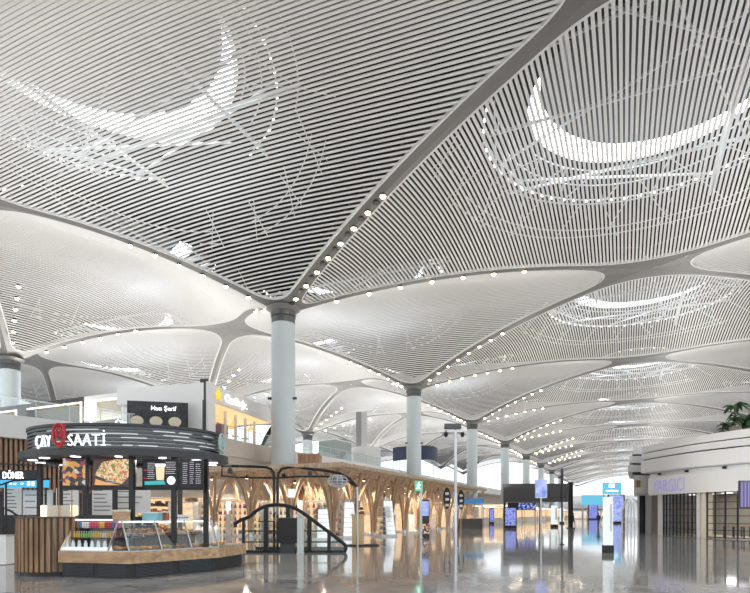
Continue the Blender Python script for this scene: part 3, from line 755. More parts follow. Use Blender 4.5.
MB().box(PX(62,Zs)+7.17, PX(203,Zs)+7.17, Zs-15.9+.03, Zs-15.9+.10, PZ(490,Zs), PZ(486.5,Zs)).build('screen_rail', M['black'], can_)
SCL = []
def screen(x0, x1, y0, y1, m_, lab, Z=Zs):
    MB().box(PX(x0,Z)+7.17-.02, PX(x1,Z)+7.17+.02, Z-15.9, Z-15.9+.1, PZ(y1,Z)-.02, PZ(y0,Z)+.02).build('screen_housing', M['black'], can_)
    o = MB().box(PX(x0,Z)+7.17, PX(x1,Z)+7.17, Z-15.9-.012, Z-15.9+.0, PZ(y1,Z), PZ(y0,Z)).build('menu_screen', m_, can_); o['label'] = lab; SCL.append((x0, x1, o)); return o
screen(63, 85.5, 458.5, 485.5, M['snack'], 'menu screen with sandwich pictures')
screen(93.5, 134, 458.5, 485.5, mat('pizza_back', (.03,.02,.02), .3, emit=(.06,.03,.03), es=1), 'menu screen with large pizza slice')
screen(143, 177.5, 460, 486, mat('menu_black', (.01,.01,.012), .3), 'black menu screen with drink cup')
screen(180.5, 202, 461, 486.5, mat('menu_black2', (.012,.012,.018), .3), 'black menu screen with text columns')
SCR = {}
def onscr(pts, m_, nm, dz=.016, thick=.008):
    mx_ = sum(p[0] for p in pts)/len(pts); par = [o for (a, c, o) in SCL if a-2 <= mx_ <= c+2][0]
    b = MB().prism([(PX(x,Zs), PZ(y,Zs)) for x, y in pts], 0, thick); b.v = [(x+7.17, Zs-15.9-dz-z, y) for x, y, z in b.v]; return b.build(nm, m_, par)
onscr([(95,475),(103,462),(118,459),(133,459.5),(133,472),(122,484),(108,480)], M['pizza'], 'pizza_picture')
onscr([(96,479),(107,482.5),(121,485),(110,485.3),(95,485)], mat('crust', (.5,.25,.1), .5, emit=(.7,.35,.14), es=.7), 'crust_picture')
onscr([(156,466),(165,466),(164,480),(157,480)], mat('latte', (.5,.35,.2), .5, emit=(.85,.65,.42), es=.9), 'cup_picture')
onscr([(155.5,464),(165.5,464),(165.5,466.2),(155.5,466.2)], M['ledw'], 'cup_lid_picture')
onscr([(145,481.5),(164,480.5),(166,484.5),(145,485)], mat('teal_swash', (.02,.1,.1), .5, emit=(.05,.5,.5), es=.9), 'teal_swash_picture')
onscr([(171.5+cos(a*.3927)*4, 480.5+sin(a*.3927)*4) for a in range(16)], M['ledw'], 'white_disc_picture', .02)
b = MB(); rn = random.Random(5)
def lines(b, x0, x1, y0, y1, n):
    for k in range(n):
        y = y0+(y1-y0)*k/n; x = x0
        while x < x1-.8:
            wd = rn.uniform(.5, 1.6); b.box(PX(x,Zs)+7.17, PX(min(x1,x+wd),Zs)+7.17, Zs-15.9-.022, Zs-15.9-.013, PZ(y+.55,Zs), PZ(y,Zs)); x += wd+.5
lines(b, 148, 155, 463, 480, 9); lines(b, 166, 176, 462, 475, 7); lines(b, 183, 188, 463, 485, 11); lines(b, 190, 194, 462, 485, 11); lines(b, 196, 201, 464, 485, 10); lines(b, 106, 116, 480.5, 484, 2)
b.build('menu_text', mat('menu_text', (.1,.1,.1), .5, emit=(.75,.7,.78), es=.8), can_)
b = MB(); lines(b, 144, 148, 470, 472, 1); lines(b, 144, 149, 478, 480, 1); lines(b, 166, 170, 467, 469, 1); lines(b, 70, 84, 476, 478.5, 1); b.build('price_text', mat('price_red', (.3,.02,.02), .5, emit=(.8,.06,.06), es=.9), can_)
# sign letters bent round the oval fascia
def bend(x0):
    def f(p):
        # arc length measured along the oval from the angle at x0
        s = p.x; a = x0; st = 0.01; acc = 0
        sgn = 1 if s >= 0 else -1
        while acc < abs(s):
            dx = -2.76*sin(a)*st*sgn; dy = 2.04*cos(a)*st*sgn; acc += sqrt(dx*dx+dy*dy); a += st*sgn
        n = Vector((cos(a)/2.76, sin(a)/2.04)).normalized()
        return Vector((2.76*cos(a)+n.x*(-p.y), 2.04*sin(a)+n.y*(-p.y), p.z))
    return f
def ang(x, Z=14.2):   # oval angle whose point projects on photo column x
    best = None
    for k in range(1800):
        a = pi + pi*k/1800; X = -7.17+2.76*cos(a); Y = 15.9+2.04*sin(a); e = abs(375+F*X/Y-x)
        if best is None or e < best[0]: best = (e, a)
    return best[1]
text('ÇAY', .43, .05, M['letter'], 'sign_letters', can_, bend=bend(ang(35.2)), M=Matrix.Translation((0,0,3.33)), sx=.68, thin=.006)['label'] = 'lit white letters ÇAY'
text('SAATİ', .43, .05, M['letter'], 'sign_letters', can_, bend=bend(ang(67)), M=Matrix.Translation((0,0,3.33)), sx=.80, thin=.006, gap=1.05)['label'] = 'lit white letters SAATİ'
def emblem(x0, side=1):
    b = MB(); f = bend(ang(x0)); n = 22
    def stroke(fn, w):
        pts = [Vector(f(Vector((fn(k/n)[0], -.06, fn(k/n)[1])))) for k in range(n+1)]; b.tube(pts, w, 6)
    stroke(lambda t: (.15*sin(2*pi*t), 3.63+.25*cos(2*pi*t)), .035)
    stroke(lambda t: ((.03+.07*t)*cos(4.6*pi*t), 3.65+(.04+.12*t)*sin(4.6*pi*t)), .024)
    stroke(lambda t: (-.13+.16*t, 3.46-.17*t), .035); stroke(lambda t: (.13-.10*t, 3.46-.17*t), .035); stroke(lambda t: (.13+.05*t, 3.78+.08*t), .02)
    return b
emblem(60.5).build('red_emblem', M['red'], can_)['label'] = 'curly red tulip glass emblem between the words'
emblem(220).build('white_emblem', mat('emblem_teal', (.45,.62,.6), .4), can_)['label'] = 'pale teal emblem at the right end of the fascia'
b = MB(); b.tube([(-2.74,.0,3.4),(-2.78,-.1,3.55),(-2.74,-.05,3.7)], .05, 6); b.build('red_emblem', M['red'], can_)
# ------------------------------------------------------------------ stands and boards behind the kiosk
def board(x0, x1, y0, y1, Z, lab, lns=7, m_=None, name='menu_board', cat='sign', legs=True):
    t = thing(name, lab, cat, (PX((x0+x1)/2,Z), Z, 0)); w2 = (PX(x1,Z)-PX(x0,Z))/2; z0, z1 = PZ(y1,Z), PZ(y0,Z)
    MB().box(-w2, w2, 0, .08, z0, z1).build('panel', m_ or M['paper'], t)
    if legs: 
        for s in (-1, 1): MB().box(s*w2*.9-.03, s*w2*.9+.03, .02, .08, 0, z0).build('leg', M['black'], t)
    if lns:
        b = MB()
        for c in range(max(1, int(w2/.45))):
            cw = 2*w2/max(1, int(w2/.45)); 
            for k in range(lns):
                z = z1 - (k+.8)*(z1-z0)/(lns+1); l = rn.uniform(.35,.8)*cw; b.box(-w2+c*cw+.08, -w2+c*cw+.08+l, -.01, 0, z-.018, z+.018)
        b.build('printed_lines', M['ink'], t)
    return t
board(4, 21, 487, 515, 23, 'white menu board with dense print at far left behind the kiosk')
board(23, 52, 490, 515, 22.6, 'white wall poster with grey drawing behind the till cabinet', 3)
board(56, 78, 488, 515, 22, 'white price board behind the brass rods of the kiosk')
board(92, 114, 487, 515, 23.5, 'cream menu board behind the middle of the kiosk', 6)
board(116, 150, 487, 515, 24.5, 'cream board with bold heading right of the middle menu board', 4)
t = board(-14, 48, 480, 487.5, 22, 'cyan illuminated strip sign of the food stand behind the kiosk', 0, glow('cyan_sign', (.05,.42,.72), 1.2), 'strip_sign')
rn2 = random.Random(9)
for k in range(9): MB().cbox((-1.0+k*.24+rn2.uniform(-.04,.04), -.01, PZ(483.7,22)), (.09,.02,.16 if k > 5 else .05)).build('sign_mark', M['ledw'], t)
t = thing('illuminated_sign', 'white lettered DÖNER sign on dark beam under the timber battens', 'sign')
zz = PZ(479, 26); MB().box(PX(-6,26), PX(36,26), 26, 26.3, zz-.1, PZ(470,26)).build('panel', M['black'], t); text('DÖNER', .46, .04, M['ledw'], 'lettering', t, M=Matrix.Translation((PX(3,26), 25.97, zz+.02)), sx=.62)
for s in (-5, 34): MB().box(PX(s,26), PX(s,26)+.1, 26.1, 26.2, 0, zz-.1).build('leg', M['black'], t)
# black curved tubes at the far left
def arcframe(name, lab, segs, cat='frame', r=.035):
    t = thing(name, lab, cat)
    for s in segs: MB().tube(s, r, 6).build('tube', M['black'], t)
    return t
Zl = 19
arcframe('barrier', 'black curved tube barrier at the left edge beside the wooden drum', [[P(-6,522,Zl),P(-2,511,Zl),P(3,507.5,Zl),P(9,510,Zl),P(18,516,Zl),P(20,520,Zl)] + [Vector((PX(20,Zl),Zl,0))], [P(-6,531,Zl),P(3,528,Zl),P(8,524,Zl)], [P(0,485,Zl+1),P(6,483,Zl+1),P(14,480.5,Zl+1),P(50,479,Zl+1)], [Vector((PX(3,Zl),Zl,0)), P(3,507,Zl)], [Vector((PX(6,Zl+1),Zl+1,0)), P(6,483,Zl+1)]])
t = thing('waste_bin', 'white bin partly hidden behind the wooden drum', 'bin', (PX(4,17.5), 17.5, 0)); MB().box(-.16,.2,-.2,.2,.02,.9).build('body', M['white'], t); MB().box(-.17,.21,-.21,.21,.9,.95).build('lid', M['steel'], t)

for (m_, u0, u1) in ((m1, FW, L1-.1), (m2, .1, L2-.1)): MB().box(u0, u1, .42, .47, 1.39, 1.415, m_).build('display_fill', M['ledw'], kio)  # glowing strips added to brighten the pastry display
for x_, y_ in ((-7.9, 15.2), (-6.4, 15.0), (-5.4, 16.2)):
    l = bpy.data.lights.new('canopy_fill', 'AREA'); l.shape = 'DISK'; l.size = .5; l.energy = 60; l.color = (1,.9,.78); lo = bpy.data.objects.new('canopy_fill', l); COL.objects.link(lo); lo.location = (x_, y_, 3.05)  # lamps added under the canopy to lift the dark back counter

ck = None
for k in range(9):
    loc = (m2 @ Vector((.35+k*.27, .70, 1.04))) if k < 6 else (m1 @ Vector((FW+.1+(k-6)*.22, .66, 1.02)))
    lb = 'round dark chocolate cake on a glass stand on the raised display shelf'
    if ck is None:
        ck = thing('chocolate_cake', lb, 'cake', loc); MB().lathe([(.05,0),(.012,.01),(.012,.07),(.12,.075),(.12,.085)], n=18).build('cake_stand', M['steel'], ck); MB().lathe([(.10,.085),(.105,.10),(.105,.17),(.095,.18)], n=18).build('sponge', pm[1], ck); MB().lathe([(.02,.18),(.02,.2),(.001,.205)], n=8).build('topping', pm[0], ck); o = ck
    else: o = dup(ck, loc)
    o['label'] = lb; o['group'] = 'chocolate cakes on the raised shelf'
jar = None
for k in range(10):
    loc = m2 @ Vector((.15+k*.09, 1.05+.1*(k % 2), 1.04))
    if jar is None: jar = thing('storage_jar', 'x', 'jar', loc); MB().lathe([(.04,0),(.045,.02),(.045,.15),(.03,.18)], n=12).build('jar_body', pm[2], jar); MB().lathe([(.035,.18),(.035,.21)], n=12).build('lid', M['black'], jar); o = jar
    else: o = dup(jar, loc)
    o['label'] = 'squat brown jar with black lid on the back counter of the kiosk'; o['group'] = 'jars on the back counter'
# ------------------------------------------------------------------ downlights in the ceiling bands
dl = None; nd = 0
def bandpt(W, U, sw, su, r):
    w2 = (WN if sw > 0 else WL)
    x, u = W + sw*w2*r, U + su*18*r
    h = HC + (hnode(x)-HC)*g(r); return G(x, u, h)
rown = ['nearest', 'second', 'third', 'fourth', 'fifth', 'sixth']
def bandlights(W, U, sw, su, rs, lab, blank=False):
    global dl, nd
    for r in rs:
        p = bandpt(W, U, sw, su, r)
        if dl is None:
            dl = thing('downlight', lab, 'ceiling lamp', p)
            MB().lathe([(.17,.1),(.2,-.04),(.24,-.05),(.24,-.09),(.17,-.09)], n=14).build('housing', M['black'], dl)
            MB().lathe([(.19,-.06),(.19,-.14),(.11,-.22),(.001,-.25)], n=12).build('lens', M['spot'], dl, smooth=True); o = dl; o['label'] = lab
        else: o = dup(dl, p, 0, lab)
        o['group'] = lab.replace('downlight', 'downlights'); nd += 1
        if blank:
            q = bandpt(W, U, sw, su, r-.022); global db
            try: d2 = dup(db, q, 0)
            except NameError:
                db = thing('unlit_downlight', 'x', 'ceiling lamp', q); MB().lathe([(.20,.1),(.24,-.03),(.28,-.04),(.28,-.07),(.001,-.07)], n=16).build('housing', M['black'], db); MB().lathe([(.2,-.07),(.15,-.09),(.001,-.09)], n=12).build('dark_lens', M['collar'], db); d2 = db
            d2['label'] = 'unlit black round lamp beside a glowing one in the wide grey ceiling band'; d2['group'] = 'unlit lamps in the wide grey band'
DR = {(1,-1): 'towards the upper right', (1,1): 'along the lower edge of the right vault', (-1,-1): 'towards the left edge', (-1,1): 'away to the far left'}
bandlights(0, 0, 1, -1, [.07+.052*k for k in range(8)], 'glowing warm downlight in the wide grey band rising from the nearest column', True)
bandlights(0, 0, 1, 1, [.14+.085*k for k in range(7)], 'glowing downlight in the thin band running right from the nearest column')
bandlights(0, 0, -1, -1, [.12+.075*k for k in range(6)], 'glowing downlight in the thin band running left from the nearest column')
bandlights(0, 0, -1, 1, [.3, .45], 'glowing downlight in the short band behind the nearest column')
for k in range(1, 6):
    for sw, su, n in ((1,-1,8), (1,1,7), (-1,-1,6), (-1,1,4)):
        bandlights(0, k*US, sw, su, [.10+.055*i for i in range(n)], 'small glowing downlight in the band %s of the %s main row column' % ({(1,-1): 'near right', (1,1): 'far right', (-1,-1): 'near left', (-1,1): 'far left'}[(sw,su)], rown[k]))
for k in (0, 1, 2):
    for sw, su, n in ((1,-1,6), (1,1,6), (-1,1,3)):
        bandlights(-2*WL, k*US, sw, su, [.12+.06*i for i in range(n)], 'small glowing downlight in the band %s of the %s far left column' % ('far right' if sw > 0 and su > 0 else ('near right' if su < 0 else 'far left'), rown[k]))
# ------------------------------------------------------------------ timber arcade of the duty free shop
TR = 3.25; HT = 4.5
dfs = thing('timber_canopy', 'long lattice timber canopy resting on branching arch trees over the duty free shop', 'canopy')
Wd = [14, -1.5]; U0, U1 = -14.4, 24
def ok(W, U, r=1.9): return all(sqrt(W*W+(U-c)**2) > r for c in (0, 36))
b = MB(); W = 14.
for W in [14-TR/2*k for k in range(10)]:
    segs = [(U0, U1)] if abs(W) > 1.6 else [(U0, -1.7), (1.7, U1)]
    for a, c in segs: b.bar(G(W, a, HT+.12), G(W, c, HT+.12), .10, .28)
b.build('long_beams', M['archwood'], dfs)
b = MB(); U = U0
while U < U1+.1:
    if abs(U) > 1.5: b.bar(G(14, U, HT+.2), G(-.7, U, HT+.2), .10, .26)
    else: b.bar(G(14, U, HT+.2), G(1.7, U, HT+.2), .10, .26)
    U += TR/2
b.build('cross_beams', M['archwood'], dfs)
b = MB(); b.bar(G(14.1, U0-.1, HT+.15), G(14.1, U1, HT+.15), .12, .24); b.bar(G(14.1, U0-.1, HT+.15), G(-.9, U0-.1, HT+.15), .12, .24); b.build('edge_board', M['archwood'], dfs)
def rib(a, half=TR/2, z0=.25):
    b = MB(); pts = []
    R_ = half*(1.0 if abs(sin(2*a)) < .1 else 1.3)
    for k in range(11):
        t = k/10; r = .14 + (R_-.14)*(t**2.3); z = z0 + (HT-.05-z0)*(1-(1-t)**1.25) ; pts.append(Vector((cos(a)*r, sin(a)*r, z)))
    sd = Vector((-sin(a), cos(a), 0))
    for p, q in zip(pts, pts[1:]): b.bar(p, q+(q-p)*.06, .11, .17, up=sd.cross((q-p)).normalized() if False else Vector((0,0,1)))
    return b
M['archwood2'] = wood('arch_wood_dark', (.30,.18,.10), (.50,.33,.20), 1.0)
tree = thing('timber_arch_tree', 'x', 'timber column'); 
for k in range(4): rib(k*pi/2).build('rib', M['archwood'], tree)
for k in range(4): rib(k*pi/2+pi/4, TR/2*.62).build('inner_rib', M['archwood2'], tree)
MB().lathe([(.30,0),(.30,.04),(.24,.06),(.2,.32),(.001,.32)], n=12).build('base_collar', M['steel'], tree)
tree_lo = thing('timber_arch_tree', 'x', 'timber column')
b = MB(); [b.add(rib(k*pi/2).v, rib(k*pi/2).f) for k in range(4)]; b.build('ribs', M['archwood'], tree_lo); MB().lathe([(.30,0),(.30,.04),(.2,.32)], n=8).build('base_collar', M['steel'], tree_lo)
used_a = used_b = False
for i in range(4):
    for j in range(12):
        W, U = 14-TR/2-i*TR, U0+TR/2+j*TR
        if not ok(W, U, 3.0): continue
        hi = j == 0 or (i == 0 and j < 5)
        loc = G(W, U)
        if hi: o = tree if not used_a else dup(tree); used_a = True
        else: o = tree_lo if not used_b else dup(tree_lo); used_b = True
        o.location = loc; o.rotation_euler = (0,0,-YAW)
        o['group'] = 'timber arch trees of the front row' if j == 0 else ('timber arch trees along the aisle side' if i == 0 else 'timber arch trees deep inside the shop')
        if j == 0: o['label'] = 'branching timber tree of curved ribs in the front row behind the black balustrade'
        elif i == 0: o['label'] = 'branching timber tree of curved ribs on the aisle edge of the duty free shop'
        else: o['label'] = 'branching timber tree of curved ribs deep inside the duty free shop'
# shop floor platform with lit edge
# shelving units with goods
rs = random.Random(11)
def shelf_unit(label, w, h, d, lit=True, name='display_shelf', n=5):
    t = thing(name, label, 'shelf')
    b = MB(); b.box(-w/2, w/2, -d/2, d/2, 0, .12).box(-w/2, -w/2+.04, -d/2, d/2, .12, h).box(w/2-.04, w/2, -d/2, d/2, .12, h).box(-w/2, w/2, -d/2, d/2, h, h+.08); b.build('carcass', M['white'] if lit else M['taupe'], t)
    MB().box(-w/2+.04, w/2-.04, -.02, .02, .12, h).build('lit_back', M['shelflit'], t)
    for k in range(n): z = .12+(h-.12)*k/n; MB().box(-w/2+.04, w/2-.04, -d/2+.01, d/2-.01, z, z+.03).build('shelf', M['white'], t)
    return t
gm = [mat('goods_%d' % i, c, .45) for i, c in enumerate([(.62,.35,.14),(.7,.65,.55),(.35,.12,.05),(.10,.08,.08),(.72,.48,.12),(.15,.22,.38),(.5,.08,.08)])]
gp = []
for i, m_ in enumerate(gm):
    t = thing('perfume_box' if i % 2 else 'gift_bottle', 'x', 'box' if i % 2 else 'bottle', (0,0,0))
    if i % 2: MB().box(-.11,.11,-.07,.07,0,.30).build('carton', m_, t); MB().box(-.112,.112,-.072,.072,.21,.25).build('printed_band', M['paper'], t)
    else: MB().lathe([(.07,0),(.08,.02),(.08,.2),(.03,.27),(.03,.33)], n=8).build('bottle_body', m_, t); MB().lathe([(.035,.33),(.035,.37)], n=6).build('stopper', M['dark'], t)
    gp.append(t)
gused = set(); gcount = 0
cnames = ['amber', 'ivory', 'dark red', 'black', 'yellow', 'navy', 'crimson']
def goods(t, w, h, d, n, where, per, label_tail, maxn=280):
    global gcount
    R3 = Matrix.Rotation(t.rotation_euler.z, 4, 'Z'); rz = t.rotation_euler.z
    for k in range(n):
        z = .15+(h-.12)*k/n
        for q in range(per):
            if gcount >= maxn: return
            i = rs.randrange(7); x = -w/2+.2+(w-.4)*q/max(1, per-1)
            loc = Vector(t.location) + R3 @ Vector((x, -d/2+.13, z))
            if i not in gused: o = gp[i]; o.location = loc; o.rotation_euler = (0,0,rz); gused.add(i)
            else: o = dup(gp[i], loc, rz)
            kind = 'boxed perfume' if i % 2 else 'bottle'
            o['label'] = '%s %s on %s' % (cnames[i], kind, label_tail); o['group'] = '%s %ss on %s' % (cnames[i], kind, where); gcount += 1
rzg = -YAW
A1 = shelf_unit('tall lit white shelf', 2.6, 2.5, .6)
B1 = shelf_unit('low lit white shelf', 1.8, 1.5, .7, n=3)
A1u = B1u = False
def place_shelf(W, U, kind, rz, label, cnt=None):
    global A1u, B1u
    if kind == 'A': o = A1 if not A1u else dup(A1); A1u = True
    else: o = B1 if not B1u else dup(B1); B1u = True
    o.location = G(W, U); o.rotation_euler = (0,0,rz); o['label'] = label; return o
sh = []
# front cross row seen through the arches
cols = ['left of the black balustrade', 'just left of the balustrade peak', 'behind the balustrade peak', 'right of the balustrade peak', 'behind the timber lectern']
for i in range(5):
    o = place_shelf(13.9-TR-i*TR*.98, U0+TR*1.0+.2, 'A', rzg, 'tall warmly lit shelf of goods in the front row, %s' % cols[4-i]); sh.append(o)
    goods(o, 2.6, 2.5, .6, 5, 'the front row of tall lit shelves', 6, 'the front row of tall warmly lit shelves', 130)
for j in range(1, 7):
    for i in range(4):
        W, U = 13.9-TR-i*TR, U0+TR*(2*j+1)+.2
        if not ok(W, U, 3.0) or U > 23: continue
        o = place_shelf(W, U, 'B' if (i+j) % 2 else 'A', rzg, '%s lit shelf deep inside the duty free shop under the timber arches' % ('low' if (i+j) % 2 else 'tall')); o['group'] = '%s shelves deep inside the duty free shop' % ('low' if (i+j) % 2 else 'tall')
for j in range(6):
    W, U = 11.4, U0+TR*(2*j+2)+.2
    if ok(W, U): 
        o = place_shelf(W, U, 'B', rzg+pi/2, 'low lit shelf facing the aisle, %s back from the timber lectern' % rown[j]); goods(o, 1.8, 1.5, .7, 3, 'the aisle side low shelves', 4, 'an aisle side low shelf under the arches', 190)
# obelisk totems
def totem(x, y, Z, w, h, lab):
    t = thing('obelisk_display', lab, 'display column', (PX(x,Z), Z, 0), .5)
    b = MB(); b.add([(-w/2,-w/2,.15),(w/2,-w/2,.15),(w/2,w/2,.15),(-w/2,w/2,.15),(-w*.33,-w*.33,h),(w*.33,-w*.33,h),(w*.33,w*.33,h),(-w*.33,w*.33,h),(0,0,h+w*.35)], [(3,2,1,0),(0,1,5,4),(1,2,6,5),(2,3,7,6),(3,0,4,7),(4,5,8),(5,6,8),(6,7,8),(7,4,8)]); b.build('mirrored_shaft', M['mirror'], t)
    MB().box(-w*.6,w*.6,-w*.6,w*.6,0,.15).build('plinth', M['white'], t)
    for k in range(6): z = .4+k*(h-.5)/6; f = .5-.17*(z/h); MB().box(-w*f-.02,w*f+.02,-w*f-.02,w*f+.02,z,z+.035).build('shelf_edge', M['strut'] if k % 2 else M['steel'], t)
totem(347, 0, 37, 1.0, 2.4, 'pale mirrored obelisk display left of the timber lectern'); totem(385.5, 0, 40, 1.05, 2.55, 'mirrored obelisk display standing right of the timber lectern')
totem(321, 0, 34.0, .9, 1.9, 'low pointed white display seen over the balustrade slope')
# warm lamps under the canopy
wl = None
for i in range(4):
    for j in range(7):
        W, U = 14-TR-i*TR, U0+TR*(2*j+1)
        if not ok(W, U, 2.3) or U > 23: continue
        loc = G(W, U, HT-.22)
        if wl is None:
            wl = thing('canopy_lamp', 'x', 'lamp', loc); MB().lathe([(.05,.30),(.16,.1),(.18,0),(.15,0)], n=12).build('shade', M['black'], wl); MB().lathe([(.15,.02),(.1,-.03),(.001,-.05)], n=10).build('bulb', glow('warm_bulb', (1,.74,.45), 12), wl); o = wl
        else: o = dup(wl, loc)
        o['label'] = 'small warm lamp hanging under the timber lattice of the duty free shop'; o['group'] = 'warm lamps under the timber lattice'
        if (i+j) % 2 == 0:
            l = bpy.data.lights.new('canopy_light', 'SPOT'); l.spot_size = 2.9; l.energy = 1300; l.color = (1,.86,.70); l.shadow_soft_size = .3; lo = bpy.data.objects.new('canopy_light', l); COL.objects.link(lo); lo.location = loc - Vector((0,0,.1))
# back wall of the shop, lit shelves along it and beyond under the gallery
wb_ = MB(); m_ = frame2(G(-6.5, -12)[:2], (SU, CU)); wb_.box(0, 240, 0, .4, 0, ZB, m_); struct(wb_.build('wall_back', M['beige']))
far = None
for k in range(26):
    U = -10+k*8.2
    loc = G(-6.0, U)
    if far is None:
        far = thing('wall_shelf', 'x', 'shelf', loc, pi/2-YAW)
        MB().box(-3.6,3.6,-.0,.35,0,.3).box(-3.6,-3.45,-.25,.35,.3,3.6).box(3.45,3.6,-.25,.35,.3,3.6).box(-3.6,3.6,-.25,.35,3.6,4.0).build('carcass', M['cream'], far)
        MB().box(-3.45,3.45,.1,.14,.3,3.6).build('lit_back', M['shelflit'], far)
        shv = [MB().box(-3.45,3.45,-.2,.1,.3+q*.65,.34+q*.65).build('shelf', M['topwood'], far) for q in range(5)]
        for q in range(4):
            b = MB()
            x = -3.3
            while x < 3.2: wd = rs.uniform(.12,.4); b.box(x, x+wd*.8, -.15, .08, .34+q*.65, .34+q*.65+rs.uniform(.2,.5)); x += wd
            b.build('row_of_goods', gm[q % 4], shv[q])['kind'] = 'stuff'
        o = far
    else: o = dup(far, loc)
    o['label'] = 'long warmly lit wall shelf of goods under the gallery'; o['group'] = 'wall shelves under the gallery'
# open market stands beyond the arcade
ms = None
for k in range(16):
    U = 42+k*9; W = 9.5 if k % 2 else 3.5+(k % 4)
    if k % 2 == 0 and not ok(W, U % 36 if U % 36 < 18 else U % 36-36, 3.5): W = 6
    loc = G(W, U)
    if ms is None:
        ms = thing('market_stand', 'x', 'stand', loc, -YAW)
        for sx in (-1.8, 1.8):
            for sy in (-1.4, 1.4): MB().box(sx-.05, sx+.05, sy-.05, sy+.05, 0, 3.2).build('frame_post', M['archwood'], ms)
        MB().box(-2,2,-1.6,1.6,3.2,3.5).build('top_fascia', M['cream'], ms); MB().box(-1.9,1.9,-1.5,1.5,3.1,3.19).build('lit_ceiling', M['led'], ms)
        MB().box(-1.5,1.5,-.9,.9,0,1.0).build('counter', M['white'], ms); MB().box(-1.2,1.2,.2,.3,1.0,2.6).build('lit_back', M['shelflit'], ms)
        o = ms
    else: o = dup(ms, loc)
    o['label'] = 'distant market stand with lit ceiling and cream fascia in the hall beyond the timber arcade'; o['group'] = 'distant market stands'
M['tan'] = wood('tan_board', (.58,.40,.20), (.70,.50,.27), 1.0)
# ------------------------------------------------------------------ aisle: balustrade, frames, lectern
Zb = 23.0
def Q(x, y): return P(x, y, Zb)
t = thing('stair_balustrade', 'black framed glass balustrade with arched top rail and slanted right end', 'balustrade')
top = [(243,552),(243.5,537),(244,521),(249,517),(256,511),(265,506.5),(275,504.8),(285,505.5),(294,508),(303,513),(318,524),(334,536),(343,543),(345.8,547),(345,551),(342,552.2)]
tp = smooth_path(top[3:], 3); pts = [Q(234,524), Q(241,520)] + [Q(*p) for p in tp]
pts[-1].z = .06
MB().tube(pts, .075, 8).build('arched_rail', M['black'], t)
MB().bar(Q(243,551.6), Q(343,551.6), .12, .12).build('bottom_rail', M['black'], t)
gpts = [(p.x, p.z) for p in [Q(*p) for p in tp]] + [(Q(243,551)[0], .1)] + [(Q(243,520)[0], Q(243,520)[2])]
bm = MB().prism(gpts, 0, .02); bm.v = [(x, Zb+.02-z, y) for x, y, z in bm.v]; bm.build('glass_infill', M['glass'], t)
def railtop(x):
    for a, c in zip(tp, tp[1:]):
        if a[0] <= x <= c[0] and c[0] > a[0]: return a[1]+(c[1]-a[1])*(x-a[0])/(c[0]-a[0])
    return 520
for x, wd in ((243.5,2.4),(266,4.2),(288,3.8),(309.5,4.2),(329,3.4)):
    xx = PX(x, Zb); zt = max(.3, PZ(railtop(x) if x > 249 else 520, Zb)); w2 = wd/F*Zb/2
    MB().box(xx-w2, xx+w2, Zb-.06, Zb+.1, .05, zt).build('upright', M['black'], t)
for y in (521.5, 531, 542):
    xs = [x for x in range(244, 344) if railtop(x) < y or x < 249]
    if y == 521.5: xs = [x for x in xs if x < 276]
    MB().bar(Q(xs[0] if y != 521.5 else 258, y), Q(xs[-1], y), .05, .05).build('cross_rail', M['black'], t)
# second side of the stair enclosure, 2 m behind
MB().box(PX(245,Zb), PX(342,Zb), Zb+2.0, Zb+2.06, 0, .12).build('rear_kerb', M['black'], t)
MB().box(PX(245,Zb), PX(318,Zb), Zb+2.0, Zb+2.04, .12, 1.2).build('rear_glass', M['glass'], t)
t = thing('litter_bin', 'black square bin standing in front of the glass balustrade', 'bin', (PX(288,22.6), 22.6, 0))
MB().box(-.40,.40,-.2,.2,.42,PZ(518.5,22.6)).build('body', M['black'], t); MB().box(-.3,.3,-.15,.15,0,.42).build('foot', M['dark'], t); MB().box(-.41,.41,-.21,.21,PZ(518.5,22.6),PZ(518.5,22.6)+.03).build('lid', M['dark'], t)
t = thing('white_bollard', 'slim pale translucent pillar right of the black bin', 'pillar', (PX(300.5,22.5), 22.5, 0))
MB().box(-.13,.13,-.08,.08,.03,PZ(518,22.5)).build('pillar', mat('frosted', (.62,.68,.66), .3), t); MB().box(-.15,.15,-.1,.1,0,.03).build('foot', M['steel'], t)
# black tube gantry
t = thing('tube_gantry', 'tall black tube gantry with two posts and long curved overhead rails carrying lamps', 'gantry')
Zg = 23.8
def R_(x, y, Z=Zg): return P(x, y, Z)
for x in (274, 277.5): MB().tube([(PX(x,Zg),Zg,0), R_(x,478)], .055, 8).build('post', M['black'], t)
MB().tube([R_(274,480), R_(273.5,473), R_(271,469), R_(266,467.2), R_(250,466.5), R_(231,466), R_(222,466,22)], .06, 8).build('upper_rail', M['black'], t)
MB().tube([R_(277.5,480), R_(278.5,473), R_(281.5,469), R_(288,467.4), R_(305,468.3), R_(325,470.5), R_(340,473.5), R_(350,479), R_(357,487,23.6)], .06, 8).build('upper_rail', M['black'], t)
MB().tube([R_(222,476,22), R_(240,477.5), R_(277,478), R_(300,476.5), R_(325,476.5), R_(345,479), R_(355,486)], .04, 8).build('lower_rail', M['black'], t)
MB().tube([R_(357,487,23.6), R_(357.5,500,23.6), Vector((PX(357.5,23.6), 23.6, 0))], .045, 8).build('end_post', M['steel'], t)
for x, y in ((230,467),(310,470),(333,475),(342,477)):
    p = R_(x, y+4); MB().cbox(p, (.16,.2,.22)).build('spot_head', M['dark'], t); MB().bar(p, p+Vector((0,0,.25)), .03).build('spot_arm', M['dark'], t)
MB().bar(R_(222,476,22), R_(222,466,22), .05).build('hanger', M['black'], t)
t = thing('paper_notice', 'white notice fixed on a thin rod beside the gantry posts', 'sign', (PX(291.5,23.4), 23.4, 0))
